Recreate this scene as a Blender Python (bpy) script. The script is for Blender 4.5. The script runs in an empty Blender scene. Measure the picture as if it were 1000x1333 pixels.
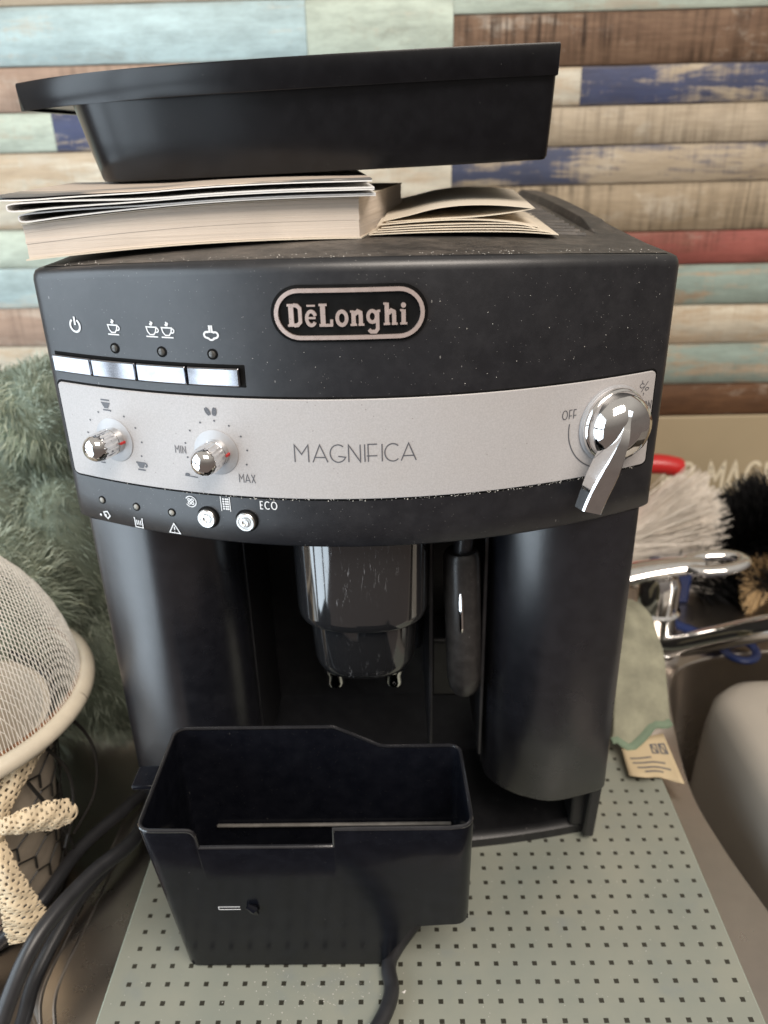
import bpy, math, random
from mathutils import Vector, Matrix
random.seed(7)
SC = bpy.context.scene
COL = SC.collection
PI = math.pi

# ------------------------------------------------------------------ camera
def setup_camera():
    yaw, pitch, roll = -0.0177, 0.4365, -0.0244
    cy, sy, cp, sp = math.cos(yaw), math.sin(yaw), math.cos(pitch), math.sin(pitch)
    fwd = Vector((sy*cp, cy*cp, -sp)); right = Vector((cy, -sy, 0)); up = right.cross(fwd)
    c, s = math.cos(roll), math.sin(roll)
    r = c*right + s*up; u = -s*right + c*up
    cam = bpy.data.cameras.new('camera'); o = bpy.data.objects.new('camera', cam); COL.objects.link(o)
    m = Matrix((r, u, -fwd)).transposed().to_4x4(); m.translation = Vector((0.0169, -0.3555, 0.4021))
    o.matrix_world = m
    cam.sensor_fit = 'VERTICAL'; cam.sensor_height = 24.0; cam.lens = 0.77425*24.0
    cam.clip_start = 0.01; cam.clip_end = 50
    cam.dof.use_dof = True; cam.dof.focus_distance = 0.345; cam.dof.aperture_fstop = 6.0
    SC.camera = o
setup_camera()

# ------------------------------------------------------------------ light
W = bpy.data.worlds.new('World'); SC.world = W; W.use_nodes = True
bg = W.node_tree.nodes['Background']; bg.inputs[1].default_value = 0.66
def room_tone():   # the room's diffuse surroundings: pale ceiling above, brown furniture and floor below
    t = W.node_tree; co = t.nodes.new('ShaderNodeTexCoord'); sp = t.nodes.new('ShaderNodeSeparateXYZ'); rp = t.nodes.new('ShaderNodeValToRGB')
    mr = t.nodes.new('ShaderNodeMapRange'); mr.inputs[1].default_value = -1; mr.inputs[2].default_value = 1
    t.links.new(co.outputs['Generated'], sp.inputs[0]); t.links.new(sp.outputs[2], mr.inputs[0]); t.links.new(mr.outputs[0], rp.inputs[0]); t.links.new(rp.outputs[0], bg.inputs[0])
    e = rp.color_ramp.elements; e[0].position = .30; e[0].color = (.25, .20, .175, 1); e[1].position = .85; e[1].color = (.80, .745, .67, 1)
    k = e.new(.52); k.color = (.27, .235, .21, 1)
room_tone()
def area(name, loc, target, sx, sy, power, col):
    l = bpy.data.lights.new(name, 'AREA'); l.shape = 'RECTANGLE'; l.size = sx; l.size_y = sy
    l.energy = power; l.color = col
    o = bpy.data.objects.new(name, l); COL.objects.link(o); o.location = loc
    o.rotation_euler = (Vector(target)-Vector(loc)).to_track_quat('-Z', 'Y').to_euler()
    return o
for wy in (-1.42, -0.82, -0.22):          # unseen window left of the worktop; door height and pane split added for reflections
    for wz, wh in ((-0.39, 1.02), (0.74, 1.02)):
        area('window_light', (-1.15, wy, wz), (0.0, wy, wz), 0.50, wh, 8.0, (0.76, 0.89, 1.0))
area('room_fill', (0.45, -1.1, 1.75), (0.1, 0.1, 0.2), 1.2, 0.9, 42.0, (1.0, 0.90, 0.80))  # unseen warm fill lamp, added to lift the wall and right side
SC.view_settings.view_transform = 'Standard'; SC.view_settings.look = 'None'
SC.view_settings.exposure = 0.0; SC.view_settings.gamma = 1.0; SC.view_settings.use_curve_mapping = False

# ------------------------------------------------------------------ materials
class NT:
    def __init__(s, name):
        s.m = bpy.data.materials.new(name); s.m.use_nodes = True; s.t = s.m.node_tree
        s.b = s.t.nodes['Principled BSDF']; s._co = {}
    def n(s, typ, **k):
        nd = s.t.nodes.new(typ)
        for a, v in k.items(): setattr(nd, a, v)
        return nd
    def l(s, a, b): s.t.links.new(a, b)
    def co(s, kind='Object', scale=(1, 1, 1), loc=(0, 0, 0), rot=(0, 0, 0)):
        if kind not in s._co: s._co[kind] = s.n('ShaderNodeTexCoord')
        mp = s.n('ShaderNodeMapping'); mp.inputs['Scale'].default_value = scale; mp.inputs['Location'].default_value = loc
        mp.inputs['Rotation'].default_value = rot
        s.l(s._co[kind].outputs[kind], mp.inputs[0]); return mp.outputs[0]
    def noise(s, vec, scale, detail=4, rough=.6, dist=0.0):
        q = s.n('ShaderNodeTexNoise'); q.inputs['Scale'].default_value = scale; q.inputs['Detail'].default_value = detail
        q.inputs['Roughness'].default_value = rough; q.inputs['Distortion'].default_value = dist
        s.l(vec, q.inputs['Vector']); return q.outputs['Fac']
    def ramp(s, fac, *stops):
        r = s.n('ShaderNodeValToRGB'); e = r.color_ramp.elements
        while len(e) < len(stops): e.new(0.5)
        for i, (p, c) in enumerate(stops):
            e[i].position = p; e[i].color = (*c, 1) if isinstance(c, tuple) else (c, c, c, 1)
        s.l(fac, r.inputs[0]); return r.outputs[0]
    def mix(s, fac, a, b, mode='MIX'):
        m = s.n('ShaderNodeMix', data_type='RGBA', blend_type=mode)
        for i, v in ((0, fac), (6, a), (7, b)):
            if isinstance(v, bpy.types.NodeSocket): s.l(v, m.inputs[i])
            elif i == 0: m.inputs[0].default_value = v
            else: m.inputs[i].default_value = (*v, 1)
        return m.outputs[2]
    def math(s, op, a, b=0.5):
        m = s.n('ShaderNodeMath', operation=op)
        for i, v in ((0, a), (1, b)):
            if isinstance(v, bpy.types.NodeSocket): s.l(v, m.inputs[i])
            else: m.inputs[i].default_value = v
        return m.outputs[0]
    def bump(s, h, strength=.3, dist=.001):
        b = s.n('ShaderNodeBump'); b.inputs['Strength'].default_value = strength; b.inputs['Distance'].default_value = dist
        s.l(h, b.inputs['Height']); s.l(b.outputs[0], s.b.inputs['Normal'])
    def set(s, **k):
        names = dict(col='Base Color', rough='Roughness', metal='Metallic', spec='Specular IOR Level', coat='Coat Weight',
                     coatr='Coat Roughness', trans='Transmission Weight', ior='IOR', alpha='Alpha', sss='Subsurface Weight', sheen='Sheen Weight')
        for a, v in k.items():
            i = s.b.inputs[names[a]]
            if isinstance(v, bpy.types.NodeSocket): s.l(v, i)
            elif isinstance(v, tuple): i.default_value = (*v, 1)
            else: i.default_value = v
        return s.m

def specks(t, scale, thr, vec=None):
    """small dust flecks: voronoi cells kept where a per-cell random is high"""
    v = t.n('ShaderNodeTexVoronoi'); v.inputs['Scale'].default_value = scale
    t.l(vec or t.co(), v.inputs['Vector'])
    near = t.math('LESS_THAN', v.outputs['Distance'], 0.16)
    sep = t.n('ShaderNodeSeparateColor'); t.l(v.outputs['Color'], sep.inputs[0])
    keep = t.math('GREATER_THAN', sep.outputs[0], thr)
    return t.math('MULTIPLY', near, keep)

def plastic(name, col, rough, dust=0.0, dustcol=(.28, .26, .24), grain=0.25, gs=900, var=.08, speck_scale=420, thr=.93, spec=.5, film=.10):
    t = NT(name)
    n = t.noise(t.co(), 14, 5); n2 = t.noise(t.co(), 120, 3)
    rr = t.n('ShaderNodeMapRange'); t.l(n, rr.inputs[0]); rr.inputs[3].default_value = rough-var; rr.inputs[4].default_value = rough+var
    c = t.mix(t.ramp(n2, (.35, 0.0), (.75, 1.0)), col, tuple(min(1, x*1.35+.002) for x in col))
    if dust > 0:
        film = t.math('MULTIPLY', t.ramp(t.noise(t.co(), 60, 8, .75), (.45, 0.0), (.85, 1.0)), dust*film)
        c = t.mix(film, c, dustcol)
        sp = t.math('MULTIPLY', specks(t, speck_scale, thr), dust)
        sp2 = t.math('MULTIPLY', specks(t, speck_scale*.45, thr+.035, t.co(scale=(1, 1, .45), rot=(0, .5, 0))), dust*.8)
        c = t.mix(t.math('MULTIPLY', sp, .6), c, (.5, .48, .45)); c = t.mix(t.math('MULTIPLY', sp2, .6), c, (.45, .43, .4))
    t.bump(t.noise(t.co(), gs, 2), grain, .00009)
    return t.set(col=c, rough=rr.outputs[0], spec=spec)

M = {}
M['fascia'] = plastic('fascia_black', (.0060, .0063, .0085), .38, spec=.80, dust=.75, grain=.22, thr=.945, speck_scale=1300, film=.05)
M['column'] = plastic('column_black', (.0065, .0068, .0095), .28, spec=1.0, dust=.12, grain=.28, thr=.99, speck_scale=800, var=.04)
M['housing'] = plastic('housing_black', (.009, .009, .010), .42, dust=.3, film=.05)
M['top'] = plastic('dusty_top', (.034, .030, .027), .5, dust=1.0, dustcol=(.24, .20, .165), thr=.86, speck_scale=1100, film=.55)
M['cavity'] = plastic('cavity_black', (.014, .014, .016), .32, dust=.25, thr=.975, speck_scale=600)
M['bin'] = plastic('bin_black', (.0040, .0045, .0070), .20, spec=.12, film=0.0, dust=.2, grain=.05, thr=.95, speck_scale=1300, var=.12)
M['bin_in'] = plastic('bin_inside', (.010, .010, .011), .35, dust=.1, thr=.99)
M['tray'] = plastic('tray_black', (.0030, .0030, .0040), .25, spec=.40, film=.0, dust=.2, grain=.10, thr=.99, speck_scale=900)
M['sleeve'] = plastic('sleeve_black', (.018, .0165, .016), .30, dust=.5, thr=.9, speck_scale=1500, film=.2)
M['cord'] = plastic('cord_black', (.020, .020, .022), .38, grain=.1)
M['rim_glint'] = plastic('rim_glint', (.012, .012, .014), .2, spec=.8, film=0.0)  # lighter and glossier than the bin: rim highlight put into the colour
M['ledge'] = plastic('ledge_pale', (.10, .095, .088), .5, dust=1.0, film=.5)  # paler than the bin walls around it
M['slot'] = plastic('slot_black', (.006, .006, .006), .6, spec=.06)

def spout_mat():
    t = NT('spout_gloss')
    a = t.noise(t.co(scale=(30, 30, 6), rot=(.3, .5, .2)), 12, 8, .75, 1.5)
    b = t.noise(t.co(), 22, 3)
    scr = t.math('MULTIPLY', t.ramp(a, (.57, 0.0), (.66, 1.0)), t.ramp(b, (.5, 0.0), (.62, 1.0)))
    c = t.mix(scr, (.014, .014, .015), (.16, .16, .165))
    r = t.math('ADD', t.math('MULTIPLY', scr, .3), .09)
    return t.set(col=c, rough=r, spec=1.0, coat=1.0, coatr=.05)
M['spout'] = spout_mat()

def simple(name, col, rough, metal=0.0, nz=0.0, scale=60, **k):
    t = NT(name)
    if nz > 0:
        n = t.noise(t.co(), scale, 5)
        c = t.mix(t.ramp(n, (.3, 0.0), (.7, 1.0)), tuple(x*(1-nz) for x in col), tuple(min(1, x*(1+nz)) for x in col))
        rr = t.n('ShaderNodeMapRange'); t.l(n, rr.inputs[0]); rr.inputs[3].default_value = rough*.8; rr.inputs[4].default_value = min(1, rough*1.25)
        return t.set(col=c, rough=rr.outputs[0], metal=metal, **k)
    return t.set(col=col, rough=rough, metal=metal, **k)
M['chrome'] = simple('chrome', (.82, .81, .80), .07, 1.0, .06, 200)
M['badge_chrome'] = simple('badge_chrome', (.92, .76, .70), .28, .75, .06, 300)
M['button_chrome'] = simple('button_chrome', (.30, .30, .32), .12, 1.0, .30, 70)
M['satin'] = simple('satin_metal', (.70, .69, .67), .30, 1.0, .05, 200)
M['print_white'] = simple('print_white', (.72, .72, .72), .5)
M['print_grey'] = simple('print_grey', (.10, .10, .11), .5)
M['print_red'] = simple('print_red', (.5, .03, .03), .5)
M['lens'] = simple('led_lens', (.07, .068, .062), .25, nz=.3, scale=400)
M['lens_pale'] = simple('led_lens_pale', (.30, .29, .26), .3, nz=.2, scale=400)
def silver():
    t = NT('silver_panel')
    g = t.noise(t.co(), 1500, 2); n = t.noise(t.co(), 18, 5)
    c = t.mix(t.ramp(g, (.3, 0.0), (.7, 1.0)), (.42, .40, .393), (.49, .468, .46))
    c = t.mix(t.math('MULTIPLY', t.ramp(n, (.5, 0.0), (.75, 1.0)), .12), c, (.40, .33, .26))
    c = t.mix(t.math('MULTIPLY', specks(t, 620, .97), .55), c, (.16, .13, .11))
    t.bump(g, .12, .0003)
    return t.set(col=c, rough=.52, metal=.1, spec=.2)
M['silver'] = silver()
M['disc'] = simple('silver_disc', (.40, .40, .41), .42, .25, .05, 300)
def paper(name, col, lines=False, amt=.12):
    t = NT(name)
    n = t.noise(t.co(), 35, 5)
    c = t.mix(t.ramp(n, (.3, 0.0), (.75, 1.0)), col, tuple(x*(1-amt) for x in col))
    if lines:
        ln = t.noise(t.co(scale=(3, 3, 1400)), 1.0, 3, .7)
        c = t.mix(t.ramp(ln, (.3, .6), (.55, 0.0)), c, tuple(x*.78 for x in col)); t.bump(ln, .3, .0004)
    return t.set(col=c, rough=.75, spec=.25)
M['paper'] = paper('paper_cream', (.74, .66, .54))
M['pages'] = paper('page_edges', (.74, .65, .56), True)
M['paper_w'] = paper('paper_white', (.82, .81, .79))
def printed():
    t = NT('printed_cover')
    n = t.noise(t.co(), 9, 3, .5, .6); n2 = t.noise(t.co(scale=(1, 3, 1)), 40, 3)
    c = t.mix(t.ramp(n, (.53, 0.0), (.57, 1.0)), (.60, .50, .41), (.16, .155, .15))
    c = t.mix(t.math('MULTIPLY', t.ramp(n2, (.6, 0.0), (.66, 1.0)), .6), c, (.42, .38, .34))
    return t.set(col=c, rough=.45)
M['printed'] = printed()

def steel(name, col=(.56, .51, .465), rough=.26):
    t = NT(name)
    n = t.noise(t.co(scale=(1, 1, 1)), 9, 6, .65); b = t.noise(t.co(scale=(6, 260, 6)), 4, 3)
    c = t.mix(t.ramp(n, (.35, 0.0), (.75, 1.0)), col, tuple(x*.72 for x in col))
    rr = t.n('ShaderNodeMapRange'); t.l(n, rr.inputs[0]); rr.inputs[3].default_value = rough-.07; rr.inputs[4].default_value = rough+.14
    t.bump(b, .06, .0003)
    return t.set(col=c, rough=rr.outputs[0], metal=1.0)
M['steel'] = steel('worktop_steel'); M['basin'] = steel('basin_steel', (.42, .385, .35), .27)

GP, GX, GY = 0.0103, 0.1899, -0.102
def mat_mat():
    t = NT('glass_mat_print')
    sep = t.n('ShaderNodeSeparateXYZ'); t.l(t.co(loc=(-GX, -GY, 0)), sep.inputs[0])
    def inside(sock):
        f = t.math('FRACT', t.math('ADD', t.math('DIVIDE', sock, GP), 100.5), 0)
        return t.math('LESS_THAN', t.math('ABSOLUTE', t.math('SUBTRACT', f, .5), 0), .124)
    d = t.math('MULTIPLY', inside(sep.outputs[0]), inside(sep.outputs[1]))
    inx = t.math('MULTIPLY', t.math('LESS_THAN', sep.outputs[0], GP*.5), t.math('GREATER_THAN', sep.outputs[0], -GP*31.5))
    d = t.math('MULTIPLY', d, inx)
    n = t.noise(t.co(), 16, 5, .6); n2 = t.noise(t.co(loc=(3, 1, 0)), 30, 4)
    c = t.mix(t.ramp(n, (.35, 0.0), (.72, 1.0)), (.272, .276, .228), (.220, .238, .206))
    c = t.mix(t.math('MULTIPLY', t.ramp(n2, (.58, 0.0), (.75, 1.0)), .35), c, (.17, .20, .22))
    c = t.mix(t.math('MULTIPLY', specks(t, 700, .975), .7), c, (.62, .60, .55))
    c = t.mix(d, c, (.034, .032, .024))
    return t.set(col=c, rough=t.math('ADD', t.math('MULTIPLY', n, .2), .22), spec=.45)
M['mat'] = mat_mat(); M['mat_edge'] = simple('glass_edge', (.34, .40, .34), .12)

def wood(name, raw, raw2, paint=None, cover=.5, saw=0.0, stain=None, ps=3.0, chalk=.45):
    t = NT(name)
    oi = t.n('ShaderNodeObjectInfo'); off = t.n('ShaderNodeVectorMath', operation='SCALE'); t.l(oi.outputs['Location'], off.inputs[0]); off.inputs['Scale'].default_value = 37.3
    def co(sx, sz, o=0.0):
        a = t.n('ShaderNodeVectorMath', operation='ADD'); t.l(t.co(scale=(sx, 1, sz), loc=(o, o*1.7, o*.6)), a.inputs[0]); t.l(off.outputs[0], a.inputs[1]); return a.outputs[0]
    g = t.noise(co(10, 46), 1.0, 7, .66, .4); fine = t.noise(co(38, 420), 1.0, 4, .65)
    c = t.mix(t.ramp(g, (.30, 0.0), (.70, 1.0)), raw2, raw)
    c = t.mix(t.math('MULTIPLY', t.ramp(fine, (.30, 1.0), (.60, 0.0)), .30), c, tuple(x*.5 for x in raw2))
    ch = t.noise(co(13, 34, 3.1), 1.0, 8, .74, .3)
    c = t.mix(t.math('MULTIPLY', t.ramp(ch, (.54, 0.0), (.66, 1.0)), chalk), c, (.62, .575, .49))
    sw = t.noise(co(190, 9), 1.0, 4, .62, .3); sm = t.noise(co(9, 22, 5.0), 1.0, 4)
    if saw > 0:
        k = t.math('MULTIPLY', t.ramp(sw, (.36, 1.0), (.55, 0.0)), t.math('MULTIPLY', t.ramp(sm, (.35, .1), (.6, 1.0)), saw))
        c = t.mix(k, c, tuple(x*.30 for x in raw2))
    if paint:
        pn = t.noise(co(9, 60, 1.3), 1.0, 8, .70, .4); pg = t.noise(co(6, 16, 7.7), 1.0, 4, .55)
        mm = t.math('ADD', t.math('MULTIPLY', pn, .55), t.math('MULTIPLY', pg, .45)); mm = t.math('ADD', mm, t.math('MULTIPLY', t.math('SUBTRACT', sw, .5), .10))
        mk = t.ramp(mm, (.565-.20*cover, 0.0), (.635-.20*cover, 1.0))
        pv = t.noise(co(16, 50, 2.2), 1.0, 6, .7)
        pc = t.mix(t.ramp(pv, (.3, 0.0), (.7, 1.0)), tuple(x*.68 for x in paint), tuple(min(1, x*1.30) for x in paint))
        c = t.mix(t.math('MULTIPLY', mk, .90), c, pc)
    st = t.noise(co(11, 26, 9.1), 1.0, 6, .7, .5)
    c = t.mix(t.math('MULTIPLY', t.ramp(st, (.60, 0.0), (.74, 1.0)), .55), c, tuple(x*.5 for x in raw2))
    sp = t.n('ShaderNodeSeparateXYZ'); t.l(t.co('Generated'), sp.inputs[0])
    ed = t.math('ABSOLUTE', t.math('SUBTRACT', sp.outputs[2], .5), 0); ed = t.math('ADD', ed, t.math('MULTIPLY', t.math('SUBTRACT', pn if paint else g, .5), .22))
    c = t.mix(t.math('MULTIPLY', t.ramp(ed, (.42, 0.0), (.50, 1.0)), .36), c, tuple(x*.6 for x in raw2))   # grime along the joints
    kn = t.n('ShaderNodeTexVoronoi'); kn.inputs['Scale'].default_value = 7.0; t.l(co(1, 1.6), kn.inputs['Vector'])
    c = t.mix(t.math('MULTIPLY', t.ramp(kn.outputs['Distance'], (.02, 1.0), (.05, 0.0)), .65), c, tuple(x*.22 for x in raw2))
    t.bump(t.math('ADD', t.math('MULTIPLY', sw, 1.2), t.math('ADD', g, fine)), .45, .0009)
    return t.set(col=c, rough=.66, spec=.25)
BE, BE2 = (.54, .455, .345), (.38, .305, .215)
M['w_beige'] = wood('plank_beige', BE, BE2, saw=.5)
M['w_ribbed'] = wood('plank_ribbed', (.47, .38, .27), (.33, .26, .175), saw=.8)
M['w_cream'] = wood('plank_cream', (.60, .50, .37), (.46, .36, .25), paint=(.60, .56, .46), cover=.5)
M['w_brown'] = wood('plank_brown', (.26, .165, .105), (.12, .068, .042), saw=1.0)
M['w_dark'] = wood('plank_dark_brown', (.20, .105, .055), (.075, .038, .022))
M['w_pinkb'] = wood('plank_pinkish', (.46, .33, .25), (.34, .235, .175), saw=.7)
M['w_navy'] = wood('plank_navy', BE, BE2, paint=(.026, .045, .12), cover=.62)
M['w_streak'] = wood('plank_blue_streak', BE, BE2, paint=(.035, .055, .12), cover=.44, ps=2.4)
M['w_red'] = wood('plank_red', (.36, .16, .12), (.25, .09, .07), paint=(.30, .095, .08), cover=.6, saw=.7)
M['w_teal'] = wood('plank_teal', BE, BE2, paint=(.27, .36, .33), cover=.62)
M['w_sky'] = wood('plank_sky_blue', (.60, .59, .52), (.48, .46, .38), paint=(.40, .52, .53), cover=.95)
M['w_mint'] = wood('plank_mint', (.56, .52, .41), (.46, .42, .32), paint=(.50, .57, .48), cover=.85)
M['w_panel'] = simple('text_panel_beige', (.42, .345, .225), .5, nz=.05, scale=7)
M['text_cream'] = simple('text_cream', (.84, .76, .58), .6)

M['green_f'] = None
def fluff():
    t = NT('green_fluff')
    n = t.noise(t.co(scale=(.6, 1, 1.3)), 20, 4); oi = t.noise(t.co(scale=(1, 1, 1)), 90, 2)
    c = t.mix(t.ramp(n, (.36, 0.0), (.64, 1.0)), (.16, .19, .14), (.62, .68, .56))
    c = t.mix(t.math('MULTIPLY', t.ramp(oi, (.5, 0.0), (.7, 1.0)), .5), c, (.56, .56, .40))
    return t.set(col=c, rough=.8, spec=.1)
M['green_f'] = fluff(); M['green_core'] = simple('green_core', (.17, .20, .15), .8, nz=.4, scale=30)
M['wire_w'] = simple('sieve_wire', (.78, .745, .68), .45, .0, .06, 80)
M['rim_cream'] = simple('rim_cream', (.66, .59, .47), .35, nz=.1, scale=40)
M['rust'] = simple('rim_rust', (.20, .085, .035), .7, nz=.4, scale=120)
M['linen'] = simple('linen', (.50, .42, .33), .85, nz=.14, scale=60)
M['wire_b'] = simple('wire_black', (.02, .018, .016), .45)
M['lace'] = simple('lace', (.70, .57, .39), .9, nz=.15, scale=150)
M['cloth'] = simple('green_cloth', (.27, .265, .195), .9, nz=.22, scale=70)
M['hem'] = simple('green_hem', (.17, .23, .16), .85, nz=.12, scale=90)
M['tagc'] = paper('tag_fabric', (.56, .45, .29))
M['bristle_w'] = simple('bristle_white', (.86, .80, .72), .5, nz=.12, scale=60)
M['bristle_b'] = simple('bristle_black', (.015, .015, .016), .42)
M['bristle_t'] = simple('bristle_tan', (.42, .29, .15), .6, nz=.2, scale=90)
M['red'] = simple('red_plastic', (.52, .022, .022), .3)
M['blue'] = simple('blue_plastic', (.018, .035, .13), .32)
M['grey_pl'] = simple('grey_plastic', (.40, .365, .315), .42, nz=.05, scale=20)
M['pale_pl'] = simple('pale_plastic', (.50, .47, .42), .4)

# ------------------------------------------------------------------ mesh builder
class MB:
    def __init__(s): s.v = []; s.f = []
    def add(s, vs, fs):
        o = len(s.v); s.v += [tuple(v) for v in vs]; s.f += [tuple(i+o for i in f) for f in fs]; return s
    def box(s, x0, x1, y0, y1, z0, z1):
        vs = [(x, y, z) for z in (z0, z1) for y in (y0, y1) for x in (x0, x1)]
        return s.add(vs, [(0, 2, 3, 1), (4, 5, 7, 6), (0, 1, 5, 4), (2, 6, 7, 3), (0, 4, 6, 2), (1, 3, 7, 5)])
    def loft(s, rings, closed=True, cap0=False, cap1=False):
        n = len(rings[0]); vs = [v for r in rings for v in r]; fs = []
        for i in range(len(rings)-1):
            for j in range(n if closed else n-1):
                k = (j+1) % n
                fs.append((i*n+j, i*n+k, (i+1)*n+k, (i+1)*n+j))
        if cap0: fs.append(tuple(range(n-1, -1, -1)))
        if cap1: fs.append(tuple((len(rings)-1)*n+j for j in range(n)))
        return s.add(vs, fs)
    def grid(s, fn, nu, nv):
        return s.loft([[fn(i/nu, j/nv) for j in range(nv+1)] for i in range(nu+1)], closed=False)
    def prism(s, poly, z0, z1):
        return s.loft([[(x, y, z0) for x, y in poly], [(x, y, z1) for x, y in poly]], cap0=True, cap1=True)
    def tube(s, pts, rad, seg=10, cap=True, flat=1.0):
        P = [Vector(p) for p in pts]; n = len(P)
        R = rad if isinstance(rad, (list, tuple)) else [rad]*n
        T = [(P[min(i+1, n-1)]-P[max(i-1, 0)]).normalized() for i in range(n)]
        a = Vector((0, 0, 1)) if abs(T[0].z) < .9 else Vector((1, 0, 0))
        N = (a-T[0]*a.dot(T[0])).normalized(); rings = []
        for i in range(n):
            N = (N-T[i]*N.dot(T[i])).normalized(); B = T[i].cross(N)
            rings.append([P[i]+(N*math.cos(2*PI*k/seg)*flat+B*math.sin(2*PI*k/seg))*R[i] for k in range(seg)])
        return s.loft(rings, True, cap, cap)
    def lathe(s, prof, frame=None, seg=32, rf=None):
        fr = frame or Matrix(); rings = []
        for r, h in prof:
            rings.append([fr @ Vector(((rf(r, h, 2*PI*k/seg) if rf else r)*math.cos(2*PI*k/seg), (rf(r, h, 2*PI*k/seg) if rf else r)*math.sin(2*PI*k/seg), h)) for k in range(seg)])
        return s.loft(rings, True, True, True)
    def build(s, name, mat, parent=None, smooth=True, bevel=0.0, ang=35, seg=2, kind=None):
        me = bpy.data.meshes.new(name); me.from_pydata(s.v, [], s.f); me.validate(); me.update()
        me.materials.append(M[mat] if isinstance(mat, str) else mat)
        o = bpy.data.objects.new(name, me); COL.objects.link(o)
        if parent: o.parent = parent
        if smooth:
            me.shade_smooth(); me.set_sharp_from_angle(angle=math.radians(ang))
        if bevel > 0:
            b = o.modifiers.new('bevel', 'BEVEL'); b.width = bevel; b.segments = seg; b.limit_method = 'ANGLE'; b.angle_limit = math.radians(40)
            b.harden_normals = False
        if kind: o['kind'] = kind
        return o
def tag(o, label, cat, group=None, kind=None):
    if label: o['label'] = label
    if cat: o['category'] = cat
    if group: o['group'] = group
    if kind: o['kind'] = kind
    return o
def thing(name, label, cat, loc=(0, 0, 0), group=None):
    o = bpy.data.objects.new(name, None); COL.objects.link(o); o.empty_display_size = .02
    return tag(o, label, cat, group)
def spline(pts, n=8):
    P = [Vector(p) for p in pts]; out = []
    for i in range(len(P)-1):
        a, b, c, d = P[max(i-1, 0)], P[i], P[i+1], P[min(i+2, len(P)-1)]
        for k in range(n):
            t = k/n
            out.append(.5*((2*b)+(c-a)*t+(2*a-5*b+4*c-d)*t*t+(3*b-a-3*c+d)*t**3))
    out.append(P[-1]); return out

# ------------------------------------------------------------------ setting: worktop, wall
def worktop():
    cu = bpy.data.curves.new('worktop', 'CURVE'); cu.dimensions = '2D'; cu.fill_mode = 'BOTH'; cu.extrude = .0006; cu.bevel_depth = .0014; cu.bevel_resolution = 2
    def poly(pts):
        sp = cu.splines.new('POLY'); sp.points.add(len(pts)-1); sp.use_cyclic_u = True
        for p, q in zip(sp.points, pts): p.co = (q[0], q[1], 0, 1)
    poly([(-.47, -.128), (.95, -.128), (.95, .452), (-.47, .452)])
    poly(BASIN); poly(DRAIN)
    o = bpy.data.objects.new('tmp', cu); COL.objects.link(o); o.location = (0, 0, 0)
    bpy.context.view_layer.update()
    me = bpy.data.meshes.new_from_object(o.evaluated_get(bpy.context.evaluated_depsgraph_get()))
    bpy.data.objects.remove(o)
    me.name = 'worktop'; me.materials.clear(); me.materials.append(M['steel'])
    w = bpy.data.objects.new('worktop', me); COL.objects.link(w); w.location = (0, 0, -.0083)
    w['kind'] = 'structure'; w['label'] = 'brushed steel sink worktop'
    return w
BASIN = [tuple(p)[:2] for p in spline([(.252, -.100, 0), (.2365, -.075, 0), (.2275, -.0361, 0), (.2188, .0109, 0), (.2152, .0568, 0), (.2222, .1107, 0), (.2381, .1751, 0), (.2663, .2063, 0), (.3379, .2215, 0), (.45, .224, 0), (.58, .222, 0), (.63, .19, 0), (.645, .1, 0), (.64, -.07, 0), (.60, -.108, 0), (.45, -.116, 0), (.29, -.115, 0), (.252, -.100, 0)], 6)[:-1]]
DRAIN = [tuple(p)[:2] for p in spline([(-.1665, -.108, 0), (-.1715, -.0975, 0), (-.1760, -.086, 0), (-.1775, -.0725, 0), (-.1758, -.0485, 0), (-.1733, -.0188, 0), (-.170, .03, 0), (-.168, .12, 0), (-.175, .17, 0), (-.20, .195, 0), (-.30, .20, 0), (-.40, .20, 0), (-.435, .17, 0), (-.44, .02, 0), (-.435, -.09, 0), (-.40, -.116, 0), (-.28, -.119, 0), (-.19, -.118, 0), (-.172, -.1155, 0), (-.1665, -.108, 0)], 6)[:-1]]
WT = worktop()
def basin(name, outline, depth, inset, rs, label):
    cx = sum(p[0] for p in outline)/len(outline); cy = sum(p[1] for p in outline)/len(outline)
    rings = []
    def ring(k, z): return [(cx+(x-cx)*k, cy+(y-cy)*k, z) for x, y in outline]
    rings.append(ring(1.0, -.0088)); rings.append(ring(.998, -.010))
    for i in range(8):
        t = i/7; rings.append(ring(1-.004-inset*(t**1.0)*.5, -.012-(depth-rs)*t))
    for i in range(1, 7):
        a = i/6*PI/2; rings.append(ring(1-.004-inset*.5-inset*.6*(1-math.cos(a)), -.012-(depth-rs)-rs*math.sin(a)))
    rings.append(ring(.3, -.012-depth-.001)); 
    m = MB(); m.loft(rings, True, False, True)
    o = m.build(name, 'basin', None, ang=60); o['kind'] = 'structure'; o['label'] = label; return o
basin('sink_basin', BASIN, .15, .12, .03, 'deep steel sink basin with rounded rim')
basin('drainer_recess', DRAIN, .016, .03, .008, 'shallow steel drainer recess')
# raised bead along the drainer rim
for k, dx in ((0, .0), (1, .0075)):
    pts = [(x+dx, y, -.0068) for x, y in DRAIN[:44]]
    o = MB().tube(pts, [.0012]*len(pts), 8).build('rim_bead', 'steel', WT); o.matrix_parent_inverse = WT.matrix_world.inverted()
    o.location = (0, 0, .0083-.0)

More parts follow.
